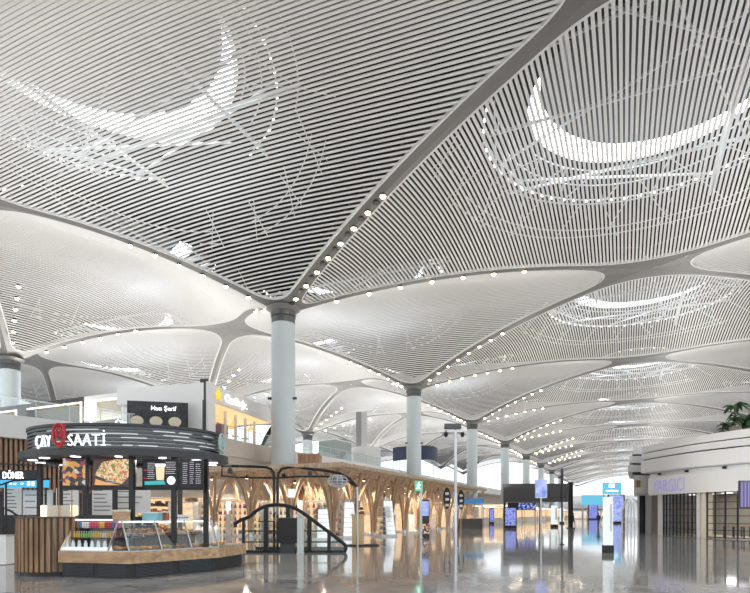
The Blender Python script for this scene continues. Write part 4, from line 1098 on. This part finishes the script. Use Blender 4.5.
MB().box(-.15,.15,-.01,.01,PZ(497.5,23.4),PZ(489,23.4)).build('sheet', M['whitesign'], t); MB().box(-.012,.012,.01,.03,0,PZ(489,23.4)).build('rod', M['steel'], t)
t = thing('crystal_lamp', 'round faceted glass lamp hanging from the right end of the gantry', 'lamp', (PX(338,Zg), Zg, PZ(481,Zg)))
b = MB()
for k in range(12):
    a = 2*pi*k/12
    for i in range(8):
        p0, p1 = -pi/2+pi*i/8, -pi/2+pi*(i+1)/8; b.bar((cos(a)*cos(p0)*.47, sin(a)*cos(p0)*.47, sin(p0)*.27), (cos(a)*cos(p1)*.47, sin(a)*cos(p1)*.47, sin(p1)*.27), .018)
for i in (-2,-1,0,1,2): p0 = i*pi/7; b.tube([(cos(2*pi*k/16)*cos(p0)*.47, sin(2*pi*k/16)*cos(p0)*.47, sin(p0)*.27) for k in range(16)], .01, 4, True)
b.build('wire_globe', M['strut'], t); MB().lathe([(.001,-.2),(.2,-.12),(.3,0),(.2,.12),(.001,.2)], n=10).build('facets', mat('crystal', (.55,.62,.68), .08, metal=.7), t); MB().bar((0,0,.25), (0,0,.40), .02).build('hook', M['black'], t)
t = thing('lectern', 'plain light timber lectern on a round black base plate', 'lectern', (PX(358,28), 28, 0))
MB().box(-.30,.30,-.22,.22,.07,1.52).build('body', M['tan'], t); MB().box(-.36,.36,-.27,.27,1.52,1.6).build('top', M['tan'], t)
MB().lathe([(.85,0),(.85,.05),(.8,.07)], c=(.25,0,0), n=24, sy=.5).build('base_plate', M['black'], t)
# ------------------------------------------------------------------ poles
t = thing('camera_mast', 'tall slim steel mast with two security cameras on a cross arm', 'mast', (PX(455.5,26), 26, 0))
H_ = PZ(430, 26); MB().lathe([(.15,0),(.15,.04),(.085,.06),(.085,2.6),(.075,2.62),(.075,H_)], n=14).build('pole', M['steel'], t, smooth=True)
MB().box(-.42,.42,-.04,.04,H_-.1,H_).build('cross_arm', M['steel'], t); MB().box(-.52,.25,-.16,.16,H_+.05,H_+.28).box(-.04,.04,-.04,.04,H_,H_+.06).build('light_head', M['collar'], t)
for s in (-.45, .33): MB().lathe([(.09,-.06),(.1,-.16),(.07,-.26),(.001,-.3)], c=(s,0,H_-.05), n=10).bar((s,0,H_-.12), (s,0,H_-.02), .05).build('dome_camera', M['black'], t)
t = thing('pole_sign', 'steel pole carrying a glowing pale blue double screen', 'sign', (PX(541,34), 34, 0))
zt = PZ(479.5,34); MB().lathe([(.16,0),(.16,.04),(.06,.06),(.06,zt)], n=10).build('pole', M['steel'], t); MB().box(-.36,.36,-.06,.06,PZ(498,34),zt).build('screen_case', M['steel'], t)
MB().box(-.33,-.01,-.07,-.06,PZ(497,34),zt-.05).build('screen', M['bluescreen'], t); MB().box(.01,.33,-.07,-.06,PZ(497,34),zt-.05).build('screen', M['bluescreen'], t)
t = thing('thin_mast', 'thin black mast rising in front of the dark billboard', 'mast', (PX(562,29), 29, 0)); MB().lathe([(.12,0),(.12,.04),(.045,.06),(.045,2.4),(.075,2.45),(.075,PZ(468.5,29))], n=8).build('pole', M['black'], t); MB().lathe([(.14,0),(.14,.02)], n=12).build('foot', M['dark'], t)
t = thing('exit_sign_pole', 'pale steel pole with a green running man exit sign at its top', 'sign', (PX(421,37), 37, 0))
zt = PZ(481,37); MB().lathe([(.16,0),(.16,.04),(.09,.06),(.09,zt)], n=10).build('pole', M['steel'], t); MB().box(-.42,.1,-.14,-.09,PZ(491,37),zt).build('sign_box', M['greensign'], t)
b = MB(); zc = PZ(486,37); b.cbox((-.16,-.15,zc+.16), (.09,.01,.09)); b.bar((-.16,-.15,zc+.1), (-.2,-.15,zc-.08), .06); b.bar((-.2,-.15,zc-.08), (-.08,-.15,zc-.2), .045); b.bar((-.2,-.15,zc-.08), (-.32,-.15,zc-.2), .045); b.bar((-.28,-.15,zc+.04), (-.04,-.15,zc+.06), .04); b.build('running_figure', M['ledw'], t)
t = thing('screen_totem', 'slim dark totem with two stacked screens beside the exit sign pole', 'totem', (PX(426,37), 37.6, 0)); MB().box(-.27,.27,-.1,.1,0,2.6).build('case', M['dark'], t); MB().box(-.24,.24,-.11,-.1,1.5,2.5).build('upper_screen', M['bluescreen'], t); MB().box(-.24,.24,-.11,-.1,.25,.95).build('lower_screen', M['snack'], t)
# ------------------------------------------------------------------ mid hall
Zt = 64
t = thing('billboard', 'large blank dark grey billboard wall spanning the hall above the shops', 'billboard')
Zq = 84; MB().box(PX(504,Zq), PX(571,Zq), Zq, Zq+.6, PZ(502,Zq), PZ(483.5,Zq)).build('panel', mat('charcoal', (.085,.083,.085), .5), t)
for x in (505, 541, 570): MB().box(PX(x,Zq)-.15, PX(x,Zq)+.15, Zq+.15, Zq+.45, 0, PZ(502,Zq)).build('post', M['dark'], t)
t = thing('dark_pylon', 'narrow black pylon at the right end of the dark billboard', 'pylon', (PX(570.5,62), 62, 0)); MB().box(-.22,.22,-.2,.2,.1,PZ(482,62)).build('shaft', M['black'], t); MB().box(-.35,.35,-.3,.3,0,.1).build('foot', M['dark'], t)
t = thing('flight_display', 'wide dark blue flight information screen hanging below the billboard', 'screen'); Z = 82
MB().box(PX(508,Z), PX(536,Z), Z, Z+.3, PZ(510,Z), PZ(502.4,Z)).build('case', M['black'], t)
for k in range(5): MB().box(PX(518.5+k*3.6,Z), PX(521.5+k*3.6,Z), Z-.05, Z, PZ(509.3,Z), PZ(503.2,Z)).build('screen', M['flight'], t)
MB().box(PX(508.3,Z), PX(509,Z), Z+.1, Z+.2, 0, PZ(510,Z)).build('leg', M['steel'], t); MB().box(PX(535,Z), PX(535.7,Z), Z+.1, Z+.2, 0, PZ(510,Z)).build('leg', M['steel'], t)
def adtotem(x0, x1, yt, yb, m_, lab, yaw=0, yg=None):
    Z = F*EYE/((yg or yb)-HY); w2 = (x1-x0)/2/F*Z; zt = PZ(yt, Z)
    t = thing('advert_totem', lab, 'totem', (PX((x0+x1)/2,Z), Z, 0), yaw); MB().box(-w2, w2, -.12, .12, .12, zt).build('case', M['black'], t); MB().box(-w2*1.0, w2, -.2, .2, 0, .12).build('foot', M['dark'], t)
    MB().box(-w2*.84, w2*.84, -.135, -.12, .35, zt-.12).build('screen', m_, t); return t
adtotem(504, 516.5, 507, 528.6, M['bluead'], 'black advert totem with deep blue screen standing alone in mid hall')
adtotem(489, 494, 508, 524, M['bluead'], 'small distant blue advert totem by the shops left of mid hall')
adtotem(607.5, 624.5, 494.5, 523.5, M['bluescreen'], 'large black totem with pale blue screen under the cyan sign')
adtotem(588, 598, 504, 518.3, M['bluead'], 'small dark blue advert totem left of the large pale blue one', 0, 519.5)
def lightbox(x0, x1, yt, yb, lab, name='lightbox_pillar'):
    Z = F*EYE/(yb-HY); w2 = (x1-x0)/2/F*Z
    t = thing(name, lab, 'lightbox', (PX((x0+x1)/2,Z), Z, 0)); MB().box(-w2,w2,-w2*.6,w2*.6,.32,PZ(yt,Z)).build('lit_body', M['whitesign'], t); MB().box(-w2*1.15,w2*1.15,-w2*.8,w2*.8,0,.32).build('base', M['black'], t)
    b = MB(); b.box(w2*.25, w2*.75, -w2*.6-.01, -w2*.6, .9, PZ(yt,Z)-.3); b.build('grey_strip', M['paper'], t)
lightbox(603.8, 612, 497, 552.8, 'tall glowing white pillar with black base standing on the open floor')
lightbox(551.5, 557, 505.5, 527, 'distant glowing white pillar below the dark billboard')
lightbox(560, 563.6, 508, 523.5, 'farthest small glowing white pillar below the billboard')
# hanging / standing blue signs on the right
t = thing('direction_sign', 'cyan rectangular sign with white pictograms above the large totem', 'sign'); Z = 97
MB().box(PX(603,Z), PX(621.5,Z), Z, Z+.3, PZ(494,Z), PZ(482.5,Z)).build('panel', M['bluesign'], t)
b = MB(); b.box(PX(609,Z), PX(614.5,Z), Z-.04, Z, PZ(487.5,Z), PZ(484,Z)); b.box(PX(606,Z), PX(618,Z), Z-.04, Z, PZ(491.5,Z), PZ(490.2,Z)); b.build('pictogram', M['ledw'], t)
for x in (604, 620.5): MB().box(PX(x,Z)-.08, PX(x,Z)+.08, Z+.1, Z+.2, 0, PZ(494,Z)).build('post', M['steel'], t)
t = thing('overhead_sign', 'long cyan overhead sign spanning the far hall behind the large totem', 'sign'); Z = 150
MB().box(PX(582,Z), PX(606,Z), Z, Z+.5, PZ(505,Z), PZ(495,Z)).build('panel', M['bluesign'], t)
for x in (583, 605): MB().box(PX(x,Z)-.2, PX(x,Z)+.2, Z+.1, Z+.4, 0, PZ(505,Z)).build('post', M['steel'], t)
t = thing('exit_sign', 'small green exit sign beside the cyan sign near the shop', 'sign'); Z = 56
MB().box(PX(624,Z), PX(630,Z), Z-3, Z-2.8, PZ(496,Z-3), PZ(484,Z-3)).build('sign_box', M['greensign'], t); MB().box(PX(626,Z), PX(628,Z), Z-3.03, Z-3, PZ(492,Z-3), PZ(488,Z-3)).build('arrow', M['ledw'], t); MB().box(PX(626.5,Z), PX(627.5,Z), Z-2.8, Z-2.75, 0, PZ(484,Z-3)).build('post', M['steel'], t)
t = thing('blue_counter', 'low counter with long blue illuminated header left of mid hall', 'counter'); Z = 62
MB().box(PX(459,Z), PX(484,Z), Z, Z+2, PZ(503,Z), PZ(498.5,Z)).build('blue_header', mat('blue_header', (.03,.14,.3), .4, emit=(.04,.2,.42), es=.6), t); MB().box(PX(460,Z), PX(483,Z), Z+.2, Z+1.8, 0, 1.1).build('counter', M['dark'], t)
for x in (460, 483): MB().box(PX(x,Z)-.08, PX(x,Z)+.08, Z+.3, Z+.5, 1.1, PZ(503,Z)).build('post', M['steel'], t)
# banner flags on short poles at the arcade corner
for i, (x, Z) in enumerate(((447,48),(461,53))):
    t = thing('oval_banner', ['oval black and white banner on a timber pole left of the camera mast', 'oval black and white banner on a timber pole right of the camera mast'][i], 'banner', (PX(x,Z), Z, 0))
    o = MB().prism([(cos(2*pi*k/20)*.33, 3.0+sin(2*pi*k/20)*.95) for k in range(20)], 0, .06); o.v = [(a, -c, b_) for a, b_, c in o.v]; o.build('panel', M['black'], t)
    for zz in (2.4, 2.9, 3.4): MB().cbox((0,-.075,zz), (.3,.02,.22), 0).build('white_motif', M['paper'], t)
    MB().tube([(.0,.05,0),(.0,.05,4.0)], .05, 6).build('pole', M['archwood'], t)
# ------------------------------------------------------------------ people, far away
def person(loc, rz, top, legs, lab, step=.18):
    me = bpy.data.meshes.new('body'); J = [(0,0,.95),(0,0,1.15),(0,0,1.38),(0,0,1.5),(0,.02,1.62),(0,.02,1.72),
        (-.1,0,.9),(-.11,-step,.5),(-.11,-step*.9,.08),(-.11,-step*.9-.15,.04),(.1,0,.9),(.11,step*.4,.5),(.11,step*1.1,.1),(.11,step*1.1-.14,.05),
        (-.19,0,1.4),(-.26,.05,1.13),(-.26,-.06,.9),(-.26,-.1,.8),(.19,0,1.4),(.26,-.02,1.13),(.25,.08,.9),(.25,.1,.8)]
    E = [(0,1),(1,2),(2,3),(3,4),(4,5),(0,6),(6,7),(7,8),(8,9),(0,10),(10,11),(11,12),(12,13),(2,14),(14,15),(15,16),(16,17),(2,18),(18,19),(19,20),(20,21)]
    R = [.14,.13,.16,.06,.1,.09,.1,.07,.045,.04,.1,.07,.045,.04,.07,.05,.04,.035,.07,.05,.04,.035]
    me.from_pydata([Vector(j) for j in J], E, []); o = bpy.data.objects.new('body', me); COL.objects.link(o)
    sk = o.modifiers.new('s', 'SKIN'); 
    bm_ = me.skin_vertices[0].data if me.skin_vertices else None
    if not bm_:
        import bmesh; bm2 = bmesh.new(); bm2.from_mesh(me); bm2.verts.layers.skin.verify(); bm2.to_mesh(me); bm2.free(); bm_ = me.skin_vertices[0].data
    for i, r in enumerate(R): bm_[i].radius = (r, r*.8)
    bm_[0].use_root = True
    o.modifiers.new('u', 'SUBSURF').render_levels = 1; o.modifiers['u'].levels = 1
    m2_ = bpy.data.meshes.new_from_object(o.evaluated_get(bpy.context.evaluated_depsgraph_get())); bpy.data.objects.remove(o)
    m2_.materials.clear()
    for m_ in (top, legs, M['skin']): m2_.materials.append(m_)
    for p in m2_.polygons: z = p.center.z; p.material_index = 2 if z > 1.5 or (z < .86 and abs(p.center.x) > .2) else (0 if z > .92 or abs(p.center.x) > .19 else 1); p.use_smooth = True
    t = thing('person', lab, 'person', loc, rz); b = bpy.data.objects.new('body', m2_); COL.objects.link(b); b.parent = t
    MB().lathe([(.001,.12),(.06,.1),(.105,.03),(.1,-.06),(.08,-.08)], c=(0,.04,1.7), n=12).build('hair', M['black'], t)
person(PF(604.5,529), 2.6, M['cloth1'], M['cloth1'], 'person in dark clothes walking away beside the glowing white pillar'); 
person(PF(598.5,527.5), .4, M['cloth1'], M['cloth2'], 'person in dark top walking left of the other walker')
person(PF(573.5,526), 1.2, M['cloth1'], M['cloth1'], 'distant person in black near the dark pylon')
# ------------------------------------------------------------------ far shops both sides of the aisle end
M['warmwall'] = blotch('lit_shopfront', [(1,.80,.62),(1,.93,.85),(.85,.62,.45)], .5, .9, 'N')
sp = None
for k in range(9):
    loc = G(41.5, 32+k*20)
    if sp is None:
        sp = thing('shop_pavilion', 'x', 'shop', loc, -YAW); MB().box(-5,6,-7,7,3.6,5.6).build('fascia', M['fascia'], sp); MB().box(-4.6,5.6,-6.6,6.6,0,3.6).build('walls', M['white'], sp); MB().box(-4.66,-4.6,-5.8,5.8,.2,3.1).build('lit_front', M['warmwall'], sp); MB().box(-4.4,5.4,-6.66,-6.6,.2,3.1).build('lit_side', M['warmwall'], sp); o = sp
    else: o = dup(sp, loc)
    o['label'] = 'pale shop pavilion with lit front in the far right row beyond the curved shop'; o['group'] = 'far right shop pavilions'
sp2 = None
for k in range(4):
    loc = G(21+k*3.5-5, 150+k*14)
    if sp2 is None: sp2 = thing('far_stall', 'x', 'stall', loc, -YAW); MB().box(-3,3,-1.5,1.5,0,3.2).build('body', M['white'], sp2); MB().box(-2.6,2.6,-1.56,-1.5,.3,2.6).build('lit_front', M['warmwall'], sp2); MB().box(-3.1,3.1,-1.6,1.6,3.2,3.5).build('roof', M['dark'], sp2); o = sp2
    else: o = dup(sp2, loc)
    o['label'] = 'tiny far stall with lit front at the end of the aisle'; o['group'] = 'tiny far stalls'

l = bpy.data.lights.new('fascia_fill_spot', 'SPOT'); l.energy = 6500; l.spot_size = .75; l.spot_blend = .9; l.shadow_soft_size = .25; l.color = (1,.97,.93); lo = bpy.data.objects.new('fascia_fill_spot', l); COL.objects.link(lo)  # spot added beside the mast to brighten the curved shop's fascia
lo.location = (PX(455.5,26)+.6, 26, H_+.2); lo.rotation_euler = (Vector((24, 34, 5.0)) - Vector(lo.location)).to_track_quat('-Z', 'Y').to_euler()
M['inner'] = mat('interior_grey', (.30,.28,.26), .6)
# ------------------------------------------------------------------ curved shop on the right
t = thing('curved_shop', 'white curved shop with stacked fascia tiers, lit lettering and black gridded glazing', 'shop')
fp = smooth_path([(21.5,43.3),(21.75,40.5),(22.0,37.5),(22.6,35),(24.2,32.2),(28,28.5),(33,26)], 7)     # fascia face, from far to near
base = smooth_path([(22.25,43.2),(22.25,40.5),(22.4,37.8),(22.75,35.4),(24.4,32.7),(28.3,29),(33.2,26.5)], 7)
tp2 = smooth_path([(21.75,45),(22.0,41.5),(22.7,38),(24.6,34.2),(28.6,30.6),(34,28)], 7)
def wall(path, z0, z1, th, nm, m_): return MB().band(path, z0, z1, th).build(nm, m_, t, smooth=False)
def polyfill(path, z0, z1, nm, m_): return MB().prism(list(path) + [(36, path[-1][1]+.5), (36, path[0][1])], z0, z1).build(nm, m_, t)
wall(fp, 3.08, 4.45, .25, 'sign_fascia', M['fascia'])
polyfill(offset(fp, .26), 3.1, 3.2, 'soffit', M['white'])
wall(offset(tp2, .75), 4.4, 5.0, .2, 'recess_wall', M['white']); polyfill(offset(fp, .1), 4.42, 4.47, 'fascia_top', M['white'])
wall(tp2, 4.95, 5.95, .25, 'lower_tier', M['fascia']); wall(offset(tp2, .22), 5.95, 6.05, .2, 'shadow_gap', M['dark'])
wall(offset(tp2, .05), 6.05, 6.5, .25, 'middle_tier', M['fascia']); wall(offset(tp2, .25), 6.5, 6.58, .2, 'shadow_gap', M['dark'])
wall(offset(tp2, .1), 6.58, 7.1, .25, 'upper_tier', M['fascia']); polyfill(offset(tp2, .2), 6.95, 7.02, 'roof', M['white']); polyfill(offset(tp2, .2), 4.9, 4.97, 'tier_soffit', M['white'])
# glazed front with black grid; piers
P2 = [Vector(p) for p in base]
def pxof(p): return 375+F*p.x/p.y
def seg(px0, px1): return [tuple(p) for p in P2 if px0 <= pxof(p) <= px1]
dense = []
for a, c in zip(P2, P2[1:]):
    for k in range(10): dense.append(a.lerp(c, k/10))
def dseg(px0, px1): return [tuple(p) for p in dense if px0 <= pxof(p) <= px1]
def piece(px0, px1, nm, m_, off=0, th=.3, z0=0, z1=3.1):
    s_ = dseg(px0, px1)
    if len(s_) > 1: return wall(offset(s_, off), z0, z1, th, nm, m_)
piece(650, 657, 'taupe_pier', M['taupe'], -.05, .5); piece(657, 663, 'white_pier', M['whitesign'] if False else M['white'], -.05, .5)
piece(697, 700.5, 'beige_pier', M['fascia'], -.05, .5); piece(701.5, 706.5, 'beige_pier', M['cream'], -.05, .5)
piece(663, 697, 'front_glass', M['clear'], .12, .02, .1, 3.05); piece(706.5, 800, 'front_glass', M['clear'], .12, .02, .1, 3.05)
piece(663, 800, 'threshold', M['steel'], 0, .2, 0, .08)
def grid(px0, px1, n, name):
    s_ = dseg(px0, px1); b = MB(); L_ = [0]
    for a, c in zip(s_, s_[1:]): L_.append(L_[-1]+(Vector(c)-Vector(a)).length)
    for k in range(n+1):
        tt = L_[-1]*k/n; i = max(j for j in range(len(L_)) if L_[j] <= tt+1e-6); p = s_[i]; MB().box(p[0]-.04, p[0]+.04, p[1]-.04, p[1]+.04, 0, 3.1).build(name+'_upright', M['black'], t)
    b = MB()
    for z in (.08, .55, 1.0, 1.5, 1.95, 2.4, 3.02) if n > 5 else (.08, 1.05, 1.75, 3.02):
        b = MB()
        for a, c in zip(s_[::4], s_[4::4]): b.bar((*a, z), (*c, z), .05, .045)
        b.build(name+'_bar', M['black'], t)
grid(663.5, 696.5, 9, 'grille'); grid(707, 800, 7, 'window')
MB().band(offset(base, 4.2), 0, 3.1, .2).build('back_wall', M['inner'], t)
wall(offset(base, 1.0)[:14], .1, 3.0, .08, 'inner_shelving', mat('shop_grey', (.33,.32,.31), .5))
MB().prism(list(offset(base, .3)) + [(36, 27), (36, 43)], 0, .03).build('shop_floor', M['cream'], t)
b = MB()
for k in range(5): q = offset(tp2, .5)[4+k*6]; b.cbox((q[0], q[1], 4.75), (.14,.22,.16), .4)
b.build('spot_heads', M['black'], t)
for k in range(6): q = offset(base, 1.6)[5+k*5]; MB().cbox((q[0], q[1], 3.06), (.5,.5,.04), .3).build('ceiling_light', M['ledw'], t)
# bent lettering
def bendp(path, s0):
    Ls = [0]; PP = [Vector(p) for p in path]
    for a, c in zip(PP, PP[1:]): Ls.append(Ls[-1]+(c-a).length)
    def f(p):
        s = min(max(s0+p.x, 0), Ls[-1]-1e-3); i = max(j for j in range(len(Ls)-1) if Ls[j] <= s); d = (PP[i+1]-PP[i]).normalized(); q = PP[i]+d*(s-Ls[i]); n = Vector((-d.y, d.x)); r = q + n*(p.y); return Vector((r.x, r.y, p.z))
    return f
lo = text('YARGICI', 1.42, .02, glow('lilac_letters', (.30,.26,.75), .9), 'sign_letters', t, bend=bendp(offset(fp, -.09), .75), M=Matrix.Translation((0,0,3.26)), sx=.66, thin=.035, gap=1.1); lo['label'] = 'large backlit pale violet letters'
# display tables inside
for i, s_ in enumerate((14, 20, 26, 31)):
    q = offset(base, 2.0)[s_]; tt = thing('display_table', ['long cream display table behind the grille, farthest from the viewer', 'cream display table behind the beige pier', 'cream display table behind the black window, left one', 'cream display table behind the black window near the picture edge'][i], 'table', (q[0], q[1], .03), .3+i*.1)
    MB().box(-.9,.9,-.4,.4,.75,.82).build('table_top', M['slatwood'], tt)
    for a in (-.8,.8):
        for c in (-.33,.33): MB().box(a-.03,a+.03,c-.03,c+.03,0,.75).build('leg', M['black'], tt)
# neighbouring block at its far end with doorway
t = thing('stepped_block', 'stacked white block with dark doorway at the far end of the curved shop', 'shop')
MS = Matrix(((1, .452, 0, 0), (0, 1, 0, 0), (0, 0, 1, 0), (0, 0, 0, 1)))      # plan follows the hall direction
def bx(x0, x1, y0, y1, z0, z1, nm, m_):
    b = MB()
    P4 = [(x0, y0), (x1, y0), (x1+(y1-y0)*.48, y1), (x0+(y1-y0)*.48, y1)]
    return b.prism(P4, z0, z1).build(nm, m_, t)
bx(22.5, 30, 47.2, 56, 0, 3.4, 'walls', M['fascia']); bx(22.65, 23.15, 47.12, 47.25, 0, 3.2, 'doorway', M['black']); bx(22.05, 30, 46.9, 56, 3.4, 4.95, 'fascia', M['fascia']); bx(22.2, 22.6, 46.84, 46.92, 3.9, 4.5, 'brown_plaque', M['slatwood'])
bx(23.25, 23.9, 46.2, 47.1, 0, 5.0, 'taupe_pier', M['taupe'])
for k, z in enumerate((5.2, 5.95, 6.7)): bx(21.45+k*.12 if k < 2 else 21.9, 30, 46.7, 56, z, z+.6, 'tier', M['fascia']); bx(22.0, 30, 47, 56, z-.16, z, 'shadow_gap', M['dark'])
t = thing('arched_gate', 'white arched gate frame standing left of the dark doorway', 'gate', (PX(631,47.6), 47.6, 0))
MB().tube([(-.75,0,0),(-.75,0,1.9),(-.5,0,2.7),(0,0,3.05),(.5,0,2.7),(.75,0,1.9),(.75,0,0)], .09, 8).build('arch', M['white'], t)
for s in (-.35, 0, .35): MB().tube([(s,0,0),(s*.6,0,2.7)], .035, 6).build('bar', M['steel'], t)
MB().box(-.75,.75,-.03,.03,.9,.96).build('cross_bar', M['white'], t)
# rooftop plants
def leafblade(b, a, L_, droop, z0, w=.22, r0=0):
    n = 6; vs = []
    d = Vector((cos(a), sin(a), 0)); sd = Vector((-sin(a), cos(a), 0))
    for k in range(n+1):
        u = k/n; c = d*(L_*u) + Vector((0,0,z0 + .55*L_*sin(u*pi*.55) - droop*u*u)); ww = w*sin(pi*min(1, u*.9+.1))**.8 + .01
        vs += [c - sd*ww - Vector((0,0,.06*ww/w)), c + Vector((0,0,.02)), c + sd*ww - Vector((0,0,.06*ww/w))]
    fs = [(k*3+j, k*3+j+1, (k+1)*3+j+1, (k+1)*3+j) for k in range(n) for j in range(2)]; b.add(vs, fs)
def plant(loc, h, seed, lab, nl=14, crown=True):
    r = random.Random(seed); t = thing('potted_tree', lab, 'plant', loc)
    MB().lathe([(.3,0),(.38,.4),(.34,.4),(.28,.05)], n=14).build('pot', M['taupe'], t)
    MB().tube([(0,0,.2),(.06,.02,h*.45),(-.03,.03,h*.8)], [.07,.055,.04], 7).build('trunk', M['bark'], t)
    b = MB()
    for k in range(nl): leafblade(b, 2*pi*k/nl+r.uniform(-.2,.2), r.uniform(.6,.95), r.uniform(.35,.8), h*.8+r.uniform(-.08,.1), .15)
    b.build('crown_leaves', M['leaf'], t)
    b = MB()
    for k in range(nl): leafblade(b, r.uniform(0, 2*pi), r.uniform(.35,.7), r.uniform(.3,.7), h*r.uniform(.25,.6), .13)
    b.build('lower_leaves', M['leaf'], t)
plant((PX(735,36.5), 36.5, 7.02), 2.1, 1, 'slender leafy tree on the curved shop roof, left of the bushier one'); plant((PX(748.5,37), 37, 7.02), 1.15, 5, 'bushy dark green plant on the roof at the right picture edge', 22)
plant((PX(726.5,38.2), 38.2, 7.02), .85, 8, 'low dark shrub on the roof, leftmost of the rooftop plants', 10)
# tilted screen at the right edge
t = thing('video_screen', 'tilted violet striped video screen entering at the right picture edge', 'screen', (15.05, 22, 0), -.25)
w_ = 1.25; z0, z1 = 1.85, 2.95
MB().box(-.45, w_, -.06, .06, z0, z1).build('case', M['dark'], t); b = MB()
MB().box(-.42, w_-.03, -.075, -.06, z0+.03, z1-.03).build('screen', M['violet'] if 'violet' in M else glow('violet_screen', (.13,.11,.27), 1.0), t)
for k in range(14): b.box(-.38+k*.12, -.34+k*.12, -.085, -.075, z0+.05, z1-.05)
b.build('screen_stripes', glow('violet_stripe', (.30,.26,.50), 1.0), t); MB().lathe([(.2,0),(.2,.03),(.05,.05),(.05,z0)], c=(.9,0,0), n=10).build('stand', M['steel'], t)

for k in (6, 14, 22, 30):
    q = offset(base, 2.2)[k]; l = bpy.data.lights.new('shop_light', 'AREA'); l.shape = 'DISK'; l.size = .8; l.energy = 40; l.color = (1,.97,.93); lo = bpy.data.objects.new('shop_light', l); COL.objects.link(lo); lo.location = (q[0], q[1], 3.0)

b = MB(); Me = frame2(G(-60, 345)[:2], (CU, -SU)); b.box(0, 200, 0, .5, 0, 14, Me); struct(b.build('wall_far', mat('far_wall', (.62,.63,.64), .6)))
# ------------------------------------------------------------------ unseen fill lamps added to brighten the vaults from below
def fill_uplight(p, power, size=6, col=(1,.965,.92)):
    l = bpy.data.lights.new('fill_uplight', 'AREA'); l.shape = 'SQUARE'; l.size = size; l.energy = power; l.color = col
    o = bpy.data.objects.new('fill_uplight', l); COL.objects.link(o); o.location = p; o.rotation_euler = (pi, 0, 0); return o
UP = 0.46
for U in range(-6, 230, 16): fill_uplight(G(-15, U, 10.5), 1900*UP)
for U in range(-40, 130, 24): fill_uplight(G(-40, U, 9.2), 7000*UP)
for U in range(4, 230, 18): fill_uplight(G(42, U, 8.2), 3000*UP)
for U in range(0, 230, 18): fill_uplight(G(12, U, 5.6), 2200*UP)
fill_uplight((-7.2, 15.9, 4.2), 1900*UP, 2.5); fill_uplight((-20, 34, 9.2), 2200*UP); fill_uplight((-38, 28, 9.2), 2600*UP)
for U in range(236, 345, 20):
    for W in (-7, 12, 42): fill_uplight(G(W, U, 8), 3200*UP)
# ------------------------------------------------------------------ light and world
w = bpy.data.worlds.new('world'); sc.world = w; w.use_nodes = True; bg = w.node_tree.nodes['Background']
bg.inputs['Color'].default_value = (.90,.95,1,1); bg.inputs['Strength'].default_value = 1.6
sc.view_settings.view_transform = 'Standard'; sc.view_settings.look = 'None'; sc.view_settings.gamma = 1; sc.view_settings.exposure = 0.03
sc.view_settings.use_curve_mapping = False
sc.cycles.max_bounces = 7; sc.cycles.diffuse_bounces = 4; sc.cycles.glossy_bounces = 4; sc.cycles.transparent_max_bounces = 24; sc.cycles.use_denoising = True
sc.cycles.sample_clamp_indirect = 6; sc.cycles.caustics_reflective = False; sc.cycles.caustics_refractive = False
